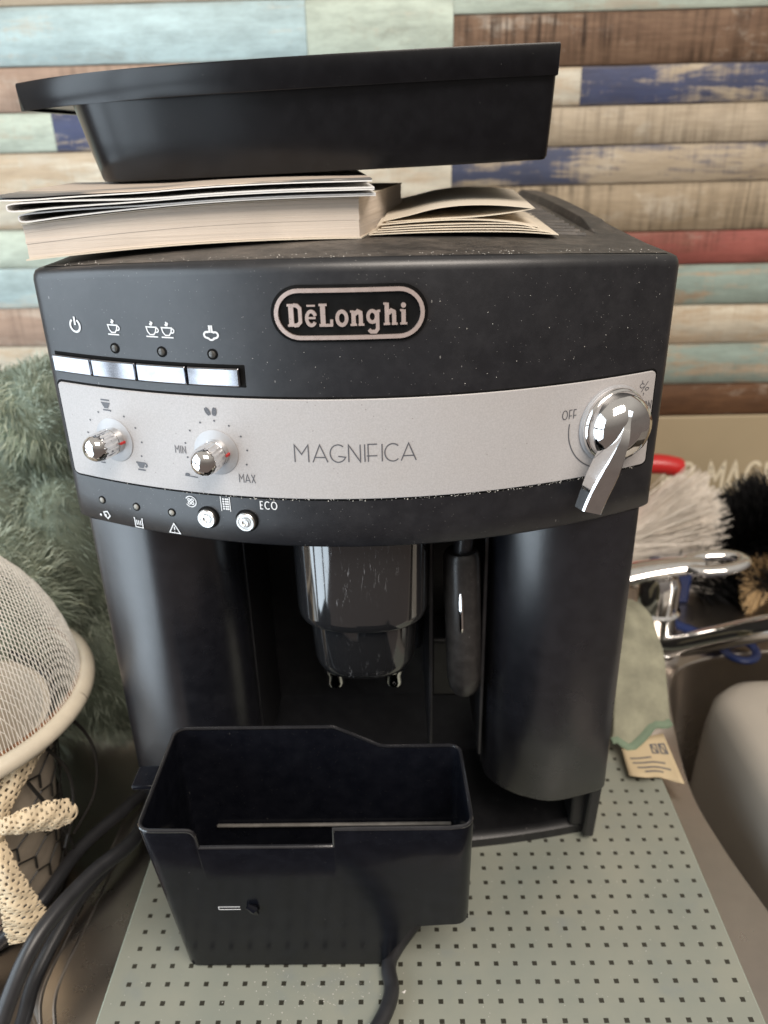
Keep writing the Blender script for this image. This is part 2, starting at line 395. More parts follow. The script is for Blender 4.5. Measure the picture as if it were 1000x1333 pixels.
WALL = bpy.data.objects.new('wall', None); COL.objects.link(WALL); WALL['kind'] = 'structure'; WALL['label'] = 'wall clad in reclaimed painted planks'
YW = .45
MB().box(-1.0, 1.05, YW+.010, YW+.03, -.009, .80).build('backing', 'w_dark', WALL)
def plank(x0, x1, z0, z1, mat):
    off = random.uniform(-.0005, .0005); g = .00018
    m = MB(); w = x1-x0; h = z1-z0; n = max(2, int(w/.03))
    # slightly wavy long edges, sawn by hand
    lo = [(-w/2+g+(w-2*g)*i/n, -h/2+g+random.uniform(0, .0005)) for i in range(n+1)]
    hi = [(-w/2+g+(w-2*g)*i/n, h/2-g-random.uniform(0, .0005)) for i in range(n+1)]
    fr = [[(x, off-.0008, z) for x, z in lo], [(x, off-.0008, z) for x, z in hi]]
    b = .00035
    rows = [[(x, .010, z) for x, z in lo], [(x, off+b, z) for x, z in lo], [(x, off, z+b) for x, z in lo], [(x, off, z-b) for x, z in hi], [(x, off+b, z) for x, z in hi], [(x, .010, z) for x, z in hi]]
    m.loft(rows, closed=False)
    N = n+1
    m.f.append(tuple(r*N for r in range(6))); m.f.append(tuple(r*N+n for r in range(5, -1, -1)))
    o = m.build('plank', mat, WALL, ang=50); o.location = ((x0+x1)/2, YW, (z0+z1)/2); return o
XS = .0735
RIGHT = [(.1330, .1671, [(XS, 1.0, 'w_dark')]), (.1671, .2096, [(XS, .62, 'w_teal'), (.62, 1.0, 'w_beige')]), (.2096, .2481, [(XS, 1.0, 'w_cream')]),
         (.2481, .2873, [(XS, 1.0, 'w_teal')]), (.2873, .3186, [(XS, .70, 'w_red'), (.70, 1.0, 'w_cream')]), (.3186, .3616, [(XS, 1.0, 'w_ribbed')]),
         (.3616, .3948, [(XS, .56, 'w_streak'), (.56, 1.0, 'w_beige')]), (.3948, .4276, [(XS, 1.0, 'w_beige')]),
         (.4276, .4592, [(XS, .188, 'w_cream'), (.188, .55, 'w_navy'), (.55, 1.0, 'w_beige')]), (.4592, .5005, [(XS, .66, 'w_brown'), (.66, 1.0, 'w_mint')]),
         (.5005, .545, [(XS, 1.0, 'w_mint')]), (.545, .59, [(XS, 1.0, 'w_beige')]), (.59, .64, [(XS, 1.0, 'w_sky')])]
LEFT = [(.1330, .1750, [(-1.0, XS, 'w_beige')]), (.1750, .2201, [(-1.0, XS, 'w_cream')]), (.2201, .2588, [(-1.0, -.2, 'w_pinkb'), (-.2, XS, 'w_beige')]),
        (.2588, .2974, [(-1.0, XS, 'w_sky')]), (.2974, .3330, [(-1.0, XS, 'w_mint')]), (.3330, .4002, [(-1.0, XS, 'w_cream')]),
        (.4002, .4333, [(-1.0, -.292, 'w_mint'), (-.292, XS, 'w_navy')]), (.4333, .4698, [(-1.0, XS, 'w_pinkb')]), (.4698, .5155, [(-1.0, -.055, 'w_sky'), (-.055, XS, 'w_mint')]),
        (.5155, .56, [(-1.0, XS, 'w_cream')]), (.56, .60, [(-1.0, XS, 'w_beige')]), (.60, .64, [(-1.0, XS, 'w_brown')])]
for rows in (RIGHT, LEFT):
    for z0, z1, segs in rows:
        for x0, x1, mt in segs: plank(x0, x1, z0, z1, mt)
TP = MB().box(-1.0, 1.0, YW-.001, YW+.0095, -.0075, .1322).build('splash_panel', 'w_panel', WALL, bevel=.0015)

# ------------------------------------------------------------------ stroke lettering
def arc(cx, cy, rx, ry, a0, a1, n=14):
    return [(cx+rx*math.cos(math.radians(a0+(a1-a0)*i/n)), cy+ry*math.sin(math.radians(a0+(a1-a0)*i/n))) for i in range(n+1)]
GL = {  # glyph: (advance, strokes)
 'M': (.95, [[(.05, 0), (.05, 1), (.45, .45), (.85, 1), (.85, 0)]]), 'A': (.95, [[(0, 0), (.43, 1), (.86, 0)], [(.08, .28), (.76, .28)]]),
 'G': (.98, [arc(.5, .5, .46, .5, 50, 335, 20)+[(.5, .34)]]), 'N': (.85, [[(.05, 0), (.05, 1), (.72, 0), (.72, 1)]]), 'I': (.22, [[(.08, 0), (.08, 1)]]),
 'F': (.62, [[(.08, 0), (.08, 1), (.6, 1)], [(.0, .34), (.6, .34)]]), 'C': (.92, [arc(.5, .5, .46, .5, 48, 312, 20)]),
 'E': (.62, [[(.52, 0), (.08, 0), (.08, 1), (.52, 1)], [(.08, .52), (.46, .52)]]), 'O': (1.05, [arc(.5, .5, .46, .5, 0, 360, 24)]),
 'X': (.75, [[(.03, 0), (.67, 1)], [(.03, 1), (.67, 0)]]), 'R': (.72, [[(.08, 0), (.08, 1)]+arc(.35, .76, .27, .24, 90, -90, 10)+[(.08, .52)], [(.35, .52), (.64, 0)]]),
 'T': (.7, [[(.33, 0), (.33, 1)], [(0, 1), (.66, 1)]]), 'H': (.8, [[(.08, 0), (.08, 1)], [(.66, 0), (.66, 1)], [(.08, .5), (.66, .5)]]), ' ': (.55, [])}
def word(txt, h, wx=1.0, gap=.12):
    out = []; x = 0
    for ch in txt:
        adv, st = GL[ch]
        for s in st: out.append([((x+px*wx)*h, py*h) for px, py in s])
        x += adv*wx+gap*wx
    W_ = (x-gap*wx)*h
    return [[(px-W_/2, py-h/2) for px, py in s] for s in out]
def ribbon(m, pts, w, mp, maxseg=.002, thick=0.0, d=0.0):
    """flat (or thick) stroke along pts; mp maps (u, v, depth) to space"""
    P = []
    for a, b in zip(pts[:-1], pts[1:]):
        L = math.hypot(b[0]-a[0], b[1]-a[1]); n = max(1, int(L/maxseg))
        for i in range(n): P.append((a[0]+(b[0]-a[0])*i/n, a[1]+(b[1]-a[1])*i/n))
    P.append(pts[-1]); n = len(P)
    closed = n > 3 and math.hypot(P[0][0]-P[-1][0], P[0][1]-P[-1][1]) < 1e-6
    Lf, Rt = [], []
    for i in range(n):
        a = P[i-1] if i > 0 else (P[-2] if closed else P[0]); b = P[i]; c = P[i+1] if i < n-1 else (P[1] if closed else P[-1])
        d1 = Vector((b[0]-a[0], b[1]-a[1])); d2 = Vector((c[0]-b[0], c[1]-b[1]))
        if d1.length < 1e-9: d1 = d2.copy()
        if d2.length < 1e-9: d2 = d1.copy()
        d1.normalize(); d2.normalize(); tt = d1+d2
        if tt.length < .3: tt = d1.copy()
        tt.normalize(); nn = Vector((-tt.y, tt.x)); k = w/2/max(.45, nn.dot(Vector((-d1.y, d1.x))))
        Lf.append((b[0]+nn.x*k, b[1]+nn.y*k)); Rt.append((b[0]-nn.x*k, b[1]-nn.y*k))
    if thick <= 0:
        m.loft([[mp(*q, d) for q in Rt], [mp(*q, d) for q in Lf]], closed=False)
    else:
        rings = [[mp(*l, d), mp(*l, d+thick), mp(*r, d+thick), mp(*r, d)] for l, r in zip(Lf, Rt)]
        m.loft(rings, True, True, True)
    return m
WX = lambda cx, cz: (lambda u, v, d: (cx+u, YW-.001-d, cz+v))
mw = MB()
for ch, x, wd_ in (('E', .3140, .60), ('R', .3345, .60), ('M', .3665, .52), ('A', .3860, .52), ('C', .4060, .52), ('H', .4265, .60), ('T', .4440, .55)):
    for s in word(ch, .036, wd_): ribbon(mw, s, .0036, WX(x, .0610), .004, 0, .0004)
mw.build('wall_lettering', 'text_cream', WALL, smooth=False)

# ------------------------------------------------------------------ glass mat
gm = thing('glass_mat', 'pale green glass board printed with small dark squares under the machine', 'glass board')
mb = MB(); mb.box(-.1405, .1968, -.125, .30, -.0062, -.0001); sheet = mb.build('glass_sheet', 'mat_edge', gm, bevel=.0008)
MB().add([(-.1397, -.1242, .00005), (.1960, -.1242, .00005), (.1960, .2992, .00005), (-.1397, .2992, .00005)], [(0, 1, 2, 3)]).build('dot_print', 'mat', gm, smooth=False)

# ------------------------------------------------------------------ coffee machine
BUL = .039; HW = .14
def yc(x): return -BUL*(1-(x/HW)**2)
def nrm(x):
    s = BUL*2*x/HW**2; v = Vector((s, -1, 0)); return v.normalized()
def FM(x, z, d):
    n = nrm(x); return (x+n.x*d, yc(x)+n.y*d, z)
def at(cx, cz): return lambda u, v, d: FM(cx+u, cz+v, d)
def fframe(x, z, d=0):
    n = nrm(x); up = Vector((0, 0, 1)); r = up.cross(n)   # r, up, n right handed
    m = Matrix((r, up, n)).transposed().to_4x4(); m.translation = Vector(FM(x, z, d)); return m
CMX = thing('coffee_machine', 'large black bean-to-cup coffee machine with silver control strip and chrome knobs', 'coffee machine')
def ztop(x): return .3557+.0062*(1-(x/HW)**2)
def zcap(x, y):
    s = min(1, max(0, (y)/.25)); s = s*s*(3-2*s); dr = max(0, (y-.30)/.06)
    return .3557+.0062*(1-(x/HW)**2*(1-s))-.004*dr*dr
# plan outline of the head: left side, rounded corner, bowed front, corner, right side
def plan():
    pts = []
    rc = .004
    front = [(-HW+rc*.7+(2*HW-1.4*rc)*i/64) for i in range(65)]
    HS = HW+.0018
    pts.append((Vector((-HS, .05)), Vector((-1, 0)))); pts.append((Vector((-HS, .0080)), Vector((-1, 0))))
    n0 = nrm(-HW+rc*.7).xy
    for i in range(1, 5):
        t = i/5; a = Vector((-HS, .0060)); c = Vector((-HS, .0010)); b = Vector((front[0], yc(front[0])))
        p = a*(1-t)**2+c*2*t*(1-t)+b*t*t; n = (Vector((-1, 0))*(1-t)+n0*t).normalized(); pts.append((p, n))
    for x in front: pts.append((Vector((x, yc(x))), nrm(x).xy))
    L = pts[:6]
    for p, n in reversed(L): pts.append((Vector((-p.x, p.y)), Vector((-n.x, n.y))))
    return pts
PL = plan()
ZB = .2368
prof = [(.030, ZB+.002), (.010, ZB), (.0012, ZB), (0, ZB+.0012), (0, .25), (0, .30), (0, None, -.0050), (.0004, None, -.0030), (.0014, None, -.0012), (.0032, None, -.0003), (.0055, None, .0)]
rings = []
for q in prof:
    ring = []
    for p, n in PL:
        z = q[1] if q[1] is not None else ztop(max(-HW, min(HW, p.x)))+q[2]
        r = p-n*q[0]; ring.append((r.x, r.y, z))
    rings.append(ring)
m = MB(); m.loft(rings, closed=False)
fascia = m.build('fascia', 'fascia', CMX, ang=50)
m = MB()
def capf(u, v):
    x = -.1362+.2724*u; y0 = yc(x)+.0052; y = y0+(.36-y0)*v; return (x, y, zcap(x, y) if v > 0 else ztop(x))
m.grid(capf, 40, 30)
tcov = m.build('top_cover', 'top', CMX, ang=50)
# raised border of the bean lid and ridged vents
for (xa, xb, ya, yb) in ((.117, .1335, .065, .34), (-.1335, -.117, .065, .34)):
    rg = []
    for i in range(24):
        y = ya+(yb-ya)*i/23; h = .0042*min(1, i/3, (23-i)/2+.3)
        rg.append([(xa, y, zcap(xa, y)-.001), (xa+.002, y, zcap(xa, y)+h), (xb-.003, y, zcap(xb, y)+h*.85), (xb, y, zcap(xb, y)-.001)])
    MB().loft(rg, True, True, True).build('lid_border', 'top', CMX, ang=30, bevel=.0008)
for i in range(14):
    y = .058+i*.0135
    m = MB(); m.loft([[(x, y-.0035, zcap(x, y)-.0008), (x, y-.002, zcap(x, y)+.0011), (x, y+.002, zcap(x, y)+.0011), (x, y+.0035, zcap(x, y)-.0008)] for x in (.052, .07, .09, .112)], True, True, True)
    m.build('vent_rib', 'top', CMX, ang=30)
# side and rear panels
for sx in (-1, 1):
    m = MB()
    poly = [(.004, .052), (.010, .004), (.355, .004), (.358, .30), (.350, .353), (.05, .3555), (.048, .236), (.004, .236)]
    m.loft([[(sx*.1370, y, z) for y, z in poly], [(sx*.1300, y, z) for y, z in poly]], True, True, True)
    m.build('side_panel', 'housing', CMX, bevel=.0015)
    m = MB(); poly = [(.048, .2375), (.355, .2375), (.3575, .30), (.350, .3565), (.2, .3585), (.048, .3545)]
    m.loft([[(sx*.1416, y, z) for y, z in poly], [(sx*.1372, y, z) for y, z in poly]], True, True, True)
    m.build('head_side', 'housing', CMX, bevel=.001)
MB().box(-.1298, .1298, .350, .3565, .004, .352).build('rear_panel', 'housing', CMX, bevel=.002)
# front columns
def column(sx):
    pl = spline([(.1368, .014, 0), (.1367, .004, 0), (.1352, -.0012, 0), (.126, -.0055, 0), (.114, -.0092, 0), (.1040, -.0108, 0), (.0960, -.0098, 0), (.0880, -.0070, 0), (.0810, -.0032, 0), (.0745, .0018, 0), (.0695, .0080, 0), (.0668, .015, 0), (.0662, .023, 0)], 5)
    rg = []
    for z, ins in ((.0540, .004), (.0545, .0012), (.0565, 0), (.10, 0), (.15, 0), (.20, 0), (.2366, 0)):
        ring = []
        for i, p in enumerate(pl):
            a = pl[max(0, i-1)]; b = pl[min(len(pl)-1, i+1)]; t = (b-a).normalized(); n = Vector((t.y, -t.x, 0))
            n = Vector((-t.y, t.x, 0)) if n.y > 0 and abs(n.y) > .01 else n
            q = p+Vector((0, ins, 0)); ring.append((sx*q.x, q.y, z))
        rg.append(ring)
    m = MB(); m.loft(rg, closed=False)
    # underside and inner cheek
    ring = rg[0]; m.add(ring+[(sx*.0662, .09, .054), (sx*.1368, .09, .054)], [tuple(range(len(ring)+2))])
    o = m.build('front_column', 'column', CMX, ang=50)
    MB().box(min(sx*.0655, sx*.0685), max(sx*.0655, sx*.0685), .0225, .0895, .0545, .2362).build('inner_cheek', 'cavity', CMX, bevel=.0008)
for sx in (-1, 1): column(sx)
# brew cavity
MB().box(-.066, .066, .0900, .0940, .006, .2362).build('cavity_back', 'cavity', CMX)
MB().box(-.1298, .1298, -.0005, .0895, .2370, .2400).build('head_underside', 'cavity', CMX)
m = MB(); m.box(-.0150, .0320, .055, .0895, .115, .205); m.build('cavity_block', 'cavity', CMX, bevel=.004)
for x in (.0335, .0625): MB().box(x, x+.0022, .012, .0895, .07, .2362).build('guide_rail', 'cavity', CMX, bevel=.0006)
MB().box(.0360, .0622, .060, .0895, .075, .12).build('cavity_step', 'cavity', CMX, bevel=.003)
# base: floor of the tray bay, bowed front lip, corner posts
m = MB()
def lipy(x): return .0030+.0165*(abs(x)/.137)**2
xs = [-.137+.274*i/40 for i in range(41)]
m.loft([[(x, lipy(x)+.30*0, .0002) for x in xs], [(x, lipy(x), .0065) for x in xs], [(x, lipy(x)+.0025, .0085) for x in xs], [(x, lipy(x)+.006, .0085) for x in xs], [(x, lipy(x)+.0065, .004) for x in xs], [(x, .0895, .004) for x in xs]], closed=False)
m.build('base_lip', 'housing', CMX, ang=40)
for sx in (-1, 1):
    MB().box(min(sx*.1225, sx*.1385), max(sx*.1225, sx*.1385), .0150, .060, .0085, .0538).build('base_post', 'housing', CMX, bevel=.002)
    MB().lathe([(.0, 0), (.007, 0.0002), (.0075, .003), (.0075, .0085)], Matrix.Translation((sx*.1290, .030, 0)), 16).build('rubber_foot', 'slot', CMX)
MB().box(-.1290, .1290, .0898, .0930, .004, .0538).build('bay_back', 'cavity', CMX)

# ---- silver strip
def fplate(x0, x1, z0, z1, r, d0, d1, lip=.0003):
    xs = sorted(set([x0+r*(1-math.cos(i/5*PI/2)) for i in range(6)]+[x1-r*(1-math.cos(i/5*PI/2)) for i in range(6)]+[x0+r+(x1-x0-2*r)*i/max(2, int((x1-x0)/.003)) for i in range(max(2, int((x1-x0)/.003))+1)]))
    rows = [[] for _ in range(6)]
    for x in xs:
        e = min(x-x0, x1-x); k = 0 if e >= r else r-math.sqrt(max(0, r*r-(r-e)**2))
        a, b = z0+k, z1-k
        if b-a < 2*lip: a = (z0+z1)/2-lip; b = (z0+z1)/2+lip
        xi = min(max(x, x0+lip), x1-lip)
        for row, q in zip(rows, (FM(x, a, d0), FM(x, a, d1-lip), FM(xi, a+lip, d1), FM(xi, b-lip, d1), FM(x, b, d1-lip), FM(x, b, d0))): row.append(q)
    m = MB(); m.loft(rows, closed=False); N = len(xs)
    m.f.append(tuple(r_*N for r_ in range(6))); m.f.append(tuple(r_*N+N-1 for r_ in range(5, -1, -1)))
    return m
fplate(-.1384, .1360, .2600, .3072, .0032, -.0006, .00025).build('strip_groove', 'slot', CMX)
strip = fplate(-.1372, .1348, .2612, .3062, .0026, -.0006, .0009).build('control_strip', 'silver', CMX, ang=40)
strip['label'] = 'brushed silver control strip'
# ---- brew buttons
fplate(-.1362, -.0446, .3106, .3204, .0006, -.0005, .0002).build('button_slot', 'slot', CMX)
for x0, x1 in ((-.1354, -.1152), (-.1146, -.0930), (-.0923, -.0697), (-.0690, -.0466)):
    fplate(x0, x1, .3116, .3192, .0005, .0, .0026, .0005).build('brew_button', 'button_chrome', CMX, ang=40)
# ---- leds
for x in (-.1029, -.0805, -.0579):
    MB().lathe([(.0, -.0004), (.0023, -.0004), (.0023, .0003), (.0019, .0004), (.0018, .0001), (0, .0001)], fframe(x, .3244), 24).build('led_bezel', 'slot', CMX)
    MB().lathe([(.0, 0), (.0016, .0), (.0015, .0006), (.0009, .001), (0, .0011)], fframe(x, .3244), 20).build('led', 'lens', CMX)
for x in (-.1247, -.1056, -.0871):
    MB().lathe([(.0, -.0004), (.0020, -.0004), (.0020, .0003), (.0016, .0004), (.0015, .0001), (0, .0001)], fframe(x, .2490), 24).build('led_bezel', 'slot', CMX)
    MB().lathe([(.0, 0), (.0014, .0), (.0013, .0005), (.0007, .0009), (0, .001)], fframe(x, .2490), 20).build('led', 'lens_pale', CMX)
for x in (-.0688, -.0505):
    MB().lathe([(.0, -.0004), (.0054, -.0004), (.0054, .0002), (.0, .0003)], fframe(x, .2490), 32).build('button_recess', 'slot', CMX)
    b = MB().lathe([(.0, 0), (.0045, .0), (.0045, .0022), (.0040, .0028), (.0033, .0028), (.0030, .0022), (.0026, .0022), (.0023, .0030), (.0015, .0031), (.0013, .0022), (0, .0022)], fframe(x, .2490), 32).build('small_button', 'satin', CMX, ang=30)
# ---- rotary knobs
def ribs(r, h, a):
    return r*(1+.035*(1 if .0057 < h < .0120 else 0)*math.copysign(1, math.sin(a*18)))
for i, x in enumerate((-.1105, -.0609)):
    zc = .2814 if i else .2820
    MB().lathe([(.0, .0008), (.0103, .0008), (.0103, .0011), (.0100, .0013), (.0, .0013)], fframe(x, zc), 48).build('knob_disc', 'disc', CMX)
    kb = MB().lathe([(.0, .0012), (.0062, .0012), (.0062, .0045), (.0060, .0047), (.0060, .0052), (.0062, .0054), (.0062, .0060), (.0062, .0118), (.0061, .0128), (.0055, .0150), (.0042, .0166), (.0022, .0175), (0, .0178)], fframe(x, zc), 72, ribs).build('rotary_knob', 'chrome', CMX, ang=28)
    fr = fframe(x, zc)
    pm = MB(); pm.box(.0060, .00665, -.0005, .0005, .0014, .0044); pm.v = [tuple(fr @ Vector(v)) for v in pm.v]
    pm.build('pointer_mark', 'print_red', kb)
# ---- steam knob
fr = fframe(.1142, .2850)
MB().lathe([(.0, .0008), (.0178, .0008), (.0178, .0016), (.0172, .0020), (.0, .0020)], fr, 56).build('steam_knob_ring', 'disc', CMX)
sk = MB().lathe([(.0, .0018), (.0168, .0018), (.0170, .0030), (.0166, .0046), (.0158, .0052), (.0157, .0062), (.0150, .0090), (.0132, .0120), (.0105, .0142), (.0070, .0156), (.0035, .0162), (0, .0164)], fr, 64).build('steam_knob', 'chrome', CMX, ang=40)
# lever: ridged bar from the dome flaring to a blunt end
a = Vector((-.0022, .0100)); b = Vector((-.0165, -.0355)); dr = (b-a).normalized(); sd = Vector((dr.y, -dr.x))  # sd points to the knob's left
secs = []
for i in range(19):
    t = i/18; sm = lambda e0, e1: (lambda q: q*q*(3-2*q))(min(1, max(0, (t-e0)/(e1-e0))))
    w = .0010+.0050*sm(0, .75); h1 = .0158+.0036*sm(0, .3)-.0030*sm(.45, 1.0); h0 = .0105-.0025*sm(.1, .5)
    c = a+(b-a)*t; sec = []
    for u, h in ((-1, h0), (-1.0, h1-.0030), (-.92, h1-.0020), (.38, h1), (.50, h1-.0004), (1, h0+(h1-h0)*.45), (1, h0)):
        sec.append(fr @ Vector(((c-sd*(u*w)).x, (c-sd*(u*w)).y, h)))
    secs.append(sec)
MB().loft(secs, True, True, True).build('steam_lever', 'chrome', CMX, ang=25)
# ---- badge
bd = MB()
def stadium(hw, hh, n=16):
    L = hw-hh; return [(L+hh*math.sin(PI*i/n), hh*math.cos(PI*i/n)) for i in range(n+1)]+[(-L-hh*math.sin(PI*i/n), -hh*math.cos(PI*i/n)) for i in range(n+1)]
BX, BZ = -.0005, .3412
def stplate(hw, hh, d0, d1):
    m = MB(); n = 60; rows = [[], [], [], []]
    for i in range(n+1):
        x = -hw*math.cos(PI*i/n); e = hw-hh; k = hh if abs(x) <= e else math.sqrt(max(0, hh*hh-(abs(x)-e)**2)); k = max(k, .00005)
        for r_, q in zip(rows, ((x, -k, d0), (x, -k, d1), (x, k, d1), (x, k, d0))): r_.append(FM(BX+q[0], BZ+q[1], q[2]))
    m.loft(rows, closed=False); return m
badge = stplate(.0311, .0112, -.0005, .0008).build('badge_plate', 'slot', CMX, ang=40)
s = stadium(.0288, .0092); s.append(s[0])
ribbon(MB(), s, .0016, at(BX, BZ), .0015, .0011, .0007).build('badge_ring', 'badge_chrome', badge, ang=30)
# slab-serif lettering
K = [ # (x offset, [(stroke, width)])
 (0.0, [([(.17, .02), (.17, .98)], .22), ([(0, .05), (.32, .05)], .10), ([(0, .95), (.32, .95)], .10), ([(.28, .95), (.45, .93), (.57, .80), (.57, .20), (.45, .07), (.28, .05)], .16)]),
 (.80, [(arc(.26, .36, .20, .31, 20, 325, 18), .15), ([(.10, .38), (.46, .38)], .09), ([(.08, .92), (.46, .92)], .07)]),
 (1.42, [([(.17, .02), (.17, .98)], .22), ([(0, .95), (.36, .95)], .10), ([(0, .05), (.60, .05)], .12), ([(.55, .05), (.55, .30)], .13)]),
 (2.16, [(arc(.27, .35, .21, .30, 0, 360, 22), .16)]),
 (2.80, [([(.15, .03), (.15, .66)], .19), ([(0, .05), (.29, .05)], .09), ([(0, .64), (.15, .64)], .09), ([(.20, .52), (.34, .64), (.46, .58), (.47, .40), (.47, .03)], .18), ([(.36, .05), (.62, .05)], .09)]),
 (3.54, [(arc(.24, .40, .19, .25, 0, 360, 20), .15), ([(.47, .66), (.47, -.16), (.38, -.28), (.18, -.28), (.08, -.18)], .16), ([(.47, .64), (.60, .64)], .09)]),
 (4.28, [([(.15, .03), (.15, .98)], .19), ([(0, .05), (.29, .05)], .09), ([(0, .95), (.15, .95)], .09), ([(.20, .52), (.34, .64), (.46, .58), (.47, .40), (.47, .03)], .18), ([(.36, .05), (.62, .05)], .09)]),
 (5.02, [([(.15, .03), (.15, .66)], .19), ([(0, .05), (.31, .05)], .09), ([(0, .64), (.15, .64)], .09), (arc(.15, .86, .055, .055, 0, 360, 10), .11)])]
h = .0088; wx = .0470/5.33; tx0 = -.0243
for ox, strokes in K:
    m = MB()
    for j, (st, w) in enumerate(strokes):
        ribbon(m, [(tx0+(ox+px)*wx, -.0047+py*h) for px, py in st], w*h, at(BX, BZ), .0012, .0010+.00004*j, .0007)
    m.build('badge_letter', 'badge_chrome', badge, ang=30)
# ---- prints on the strip and fascia
def prints(name, mat, items, parent, d, joined=False):
    m = MB(); o = None
    for cx, cz, strokes, w in items:
        for s_ in strokes: ribbon(m, s_, w, at(cx, cz), .0015, 0, d)
        if not joined: o = m.build(name, mat, parent, smooth=False); m = MB()
    return m.build(name, mat, parent, smooth=False, kind='stuff') if joined else o
def dot(r): return [arc(0, 0, r*.5, r*.5, 0, 360, 8)]
def sc(strokes, k, dx=0, dz=0): return [[(x*k+dx, y*k+dz) for x, y in s_] for s_ in strokes]
MAGN = []; x = 0
for ch, adv in zip('MAGNIFICA', (1.12, 1.0, 1.08, .92, .20, .82, .20, 1.00, .9)):
    for s_ in GL[ch][1]: MAGN.append([((x+px*1.03)*.0079, py*.0079-.00395) for px, py in s_])
    x += adv
wid = max(p[0] for s_ in MAGN for p in s_); k = .0520/wid
MAGN = [[(px*k-.026, py) for px, py in s_] for s_ in MAGN]
prints('model_lettering', 'print_grey', [(-.0005, .2826, MAGN, .00050)], strip, .00105)
ticks = []
for cx in (-.1105, -.0609):
    for i in range(9):
        a_ = math.radians(200-i*28 if cx < -.1 else 195-i*27); ticks.append((cx+.0142*math.cos(a_), .2817+.0142*math.sin(a_), dot(.0004), .0005))
prints('dial_ticks', 'print_grey', ticks, strip, .00105, True)
cupf = [[(-.5, .3), (.5, .3)], [(-.4, .15), (.4, .15)], [(-.34, .0), (.34, .0)], [(-.25, -.15), (.25, -.15)], [(-.4, -.42), (.4, -.42)]]
bean = lambda dx, tilt: [[(dx+x_*math.cos(tilt)-y_*math.sin(tilt), x_*math.sin(tilt)+y_*math.cos(tilt)) for x_, y_ in pp] for pp in
    (arc(0, 0, .16, .36, 100, 260, 8), arc(0, 0, .16, .36, -80, 80, 8), arc(0, 0, .08, .24, 100, 260, 8), arc(0, 0, .08, .24, -80, 80, 8))]
ph = .0042
prints('dial_print', 'print_grey', [
    (-.1120, .2979, sc(cupf, .0045)+sc([[(-.5, .62), (.5, .62)]], .0045), .0007), (-.0985, .2712, sc(cupf+[arc(.42, .1, .2, .18, 90, -90, 6)], .0048), .0008),
    (-.1190, .2712, sc(cupf[1:], .0035), .0006),
    (-.0611, .2999, sc(bean(-.34, .5)+bean(.30, -.15), .0048), .0007),
    (-.0775, .2814, word('MIN', .0036, .62, .18), .00035), (-.0480, .2700, word('MAX', .0040, .62, .18), .0004),
    (-.0745, .2692, sc([arc(-.25, .1, .18, .12, 0, 360, 10), arc(-.25, .1, .08, .06, 0, 360, 8), [(-.5, .0), (.7, -.1)]], .0050), .0005),
    (.0928, .2923, word('OFF', .0040, .62, .2), .0004), (.1318, .2905, word('ON', .0040, .55, .2), .0004),
    (.1142, .2850, [arc(0, 0, .0212, .0212, 172, 345, 40)], .0005),
    (.1290, .2995, sc([[(-.3, -.5), (.4, .5)], arc(-.25, .15, .25, .22, 20, 340, 12), [(-.25, .4), (-.25, .7)], arc(.35, -.25, .2, .14, 0, 360, 10), [(.0, -.6), (.0, -.9)]], .0045), .00035)], strip, .00105)
steam = [[(0, .42), (-.07, .52), (.05, .62), (-.02, .75)], [(.1, .42), (.04, .52), (.14, .6), (.09, .7)]]
cup = [[(-.42, .30), (.42, .30), (.34, -.05), (.16, -.28), (-.16, -.28), (-.34, -.05), (-.42, .30)], arc(.42, .08, .17, .17, 80, -110, 8), [(-.5, -.44), (.5, -.44)]]
cloud = [arc(-.3, -.1, .2, .2, 60, 250, 8)+arc(0, -.28, .2, .16, 200, 340, 8)+arc(.3, -.1, .2, .2, -70, 120, 8)+[(.12, .12)], [(-.3, .1), (-.12, .12)], [(-.08, .05), (-.08, .55)], [(.08, .05), (.08, .55)]]
prints('button_icon', 'print_white', [
    (-.1214, .3328, sc([arc(0, 0, .46, .5, 60, -240, 24), [(.02, .05), (.02, .72)]], .0054), .0009),
    (-.1022, .3328, sc(cup, .0054)+sc(steam, .0054), .00055), (-.0838, .3330, sc(cup, .0054)+sc(steam, .0054), .00055), (-.0768, .3330, sc(cup, .0054)+sc(steam, .0054), .00055),
    (-.0575, .3330, sc(cloud, .0060), .0008)], fascia, .0003)
prints('warning_icon', 'print_white', [
    (-.1240, .2412, sc([[(-.2, .3), (.25, .45), (.5, .0), (.2, -.35), (-.1, -.1), (-.2, .3)], dot(.12)[0]], .0048)+sc(dot(.14), .0048, -.0030, -.0004), .0006),
    (-.1056, .2406, sc([[(-.5, .5), (-.4, .5), (-.4, -.45), (.4, -.45), (.4, .5), (.5, .5)], [(-.2, .3), (-.2, -.2)], [(.0, .3), (.0, -.2)], [(.2, .3), (.2, -.2)]], .0050), .0005),
    (-.0868, .2408, sc([[(-.5, -.4), (0, .5), (.5, -.4), (-.5, -.4)], [(0, .2), (0, -.1)], [(0, -.22), (0, -.28)]], .0054), .0005),
    (-.0765, .2560, sc([arc(0, 0, .5, .5, 150, -150, 20)]+[arc(dx, dz, .12, .12, 0, 360, 8) for dx, dz in ((-.15, .15), (.15, .15), (-.15, -.15), (.15, -.15))], .0052), .0005),
    (-.0598, .2565, sc([[(-.35, .6), (-.35, -.6)], [(.35, .6), (.35, -.6)]]+[arc(dx, dz, .05, .05, 0, 360, 6) for dx in (-.15, .05, .2) for dz in (-.4, -.2, 0, .2, .4)], .0060), .0004),
    (-.0398, .2572, word('ECO', .0036, .72, .22), .0005)], fascia, .0003)
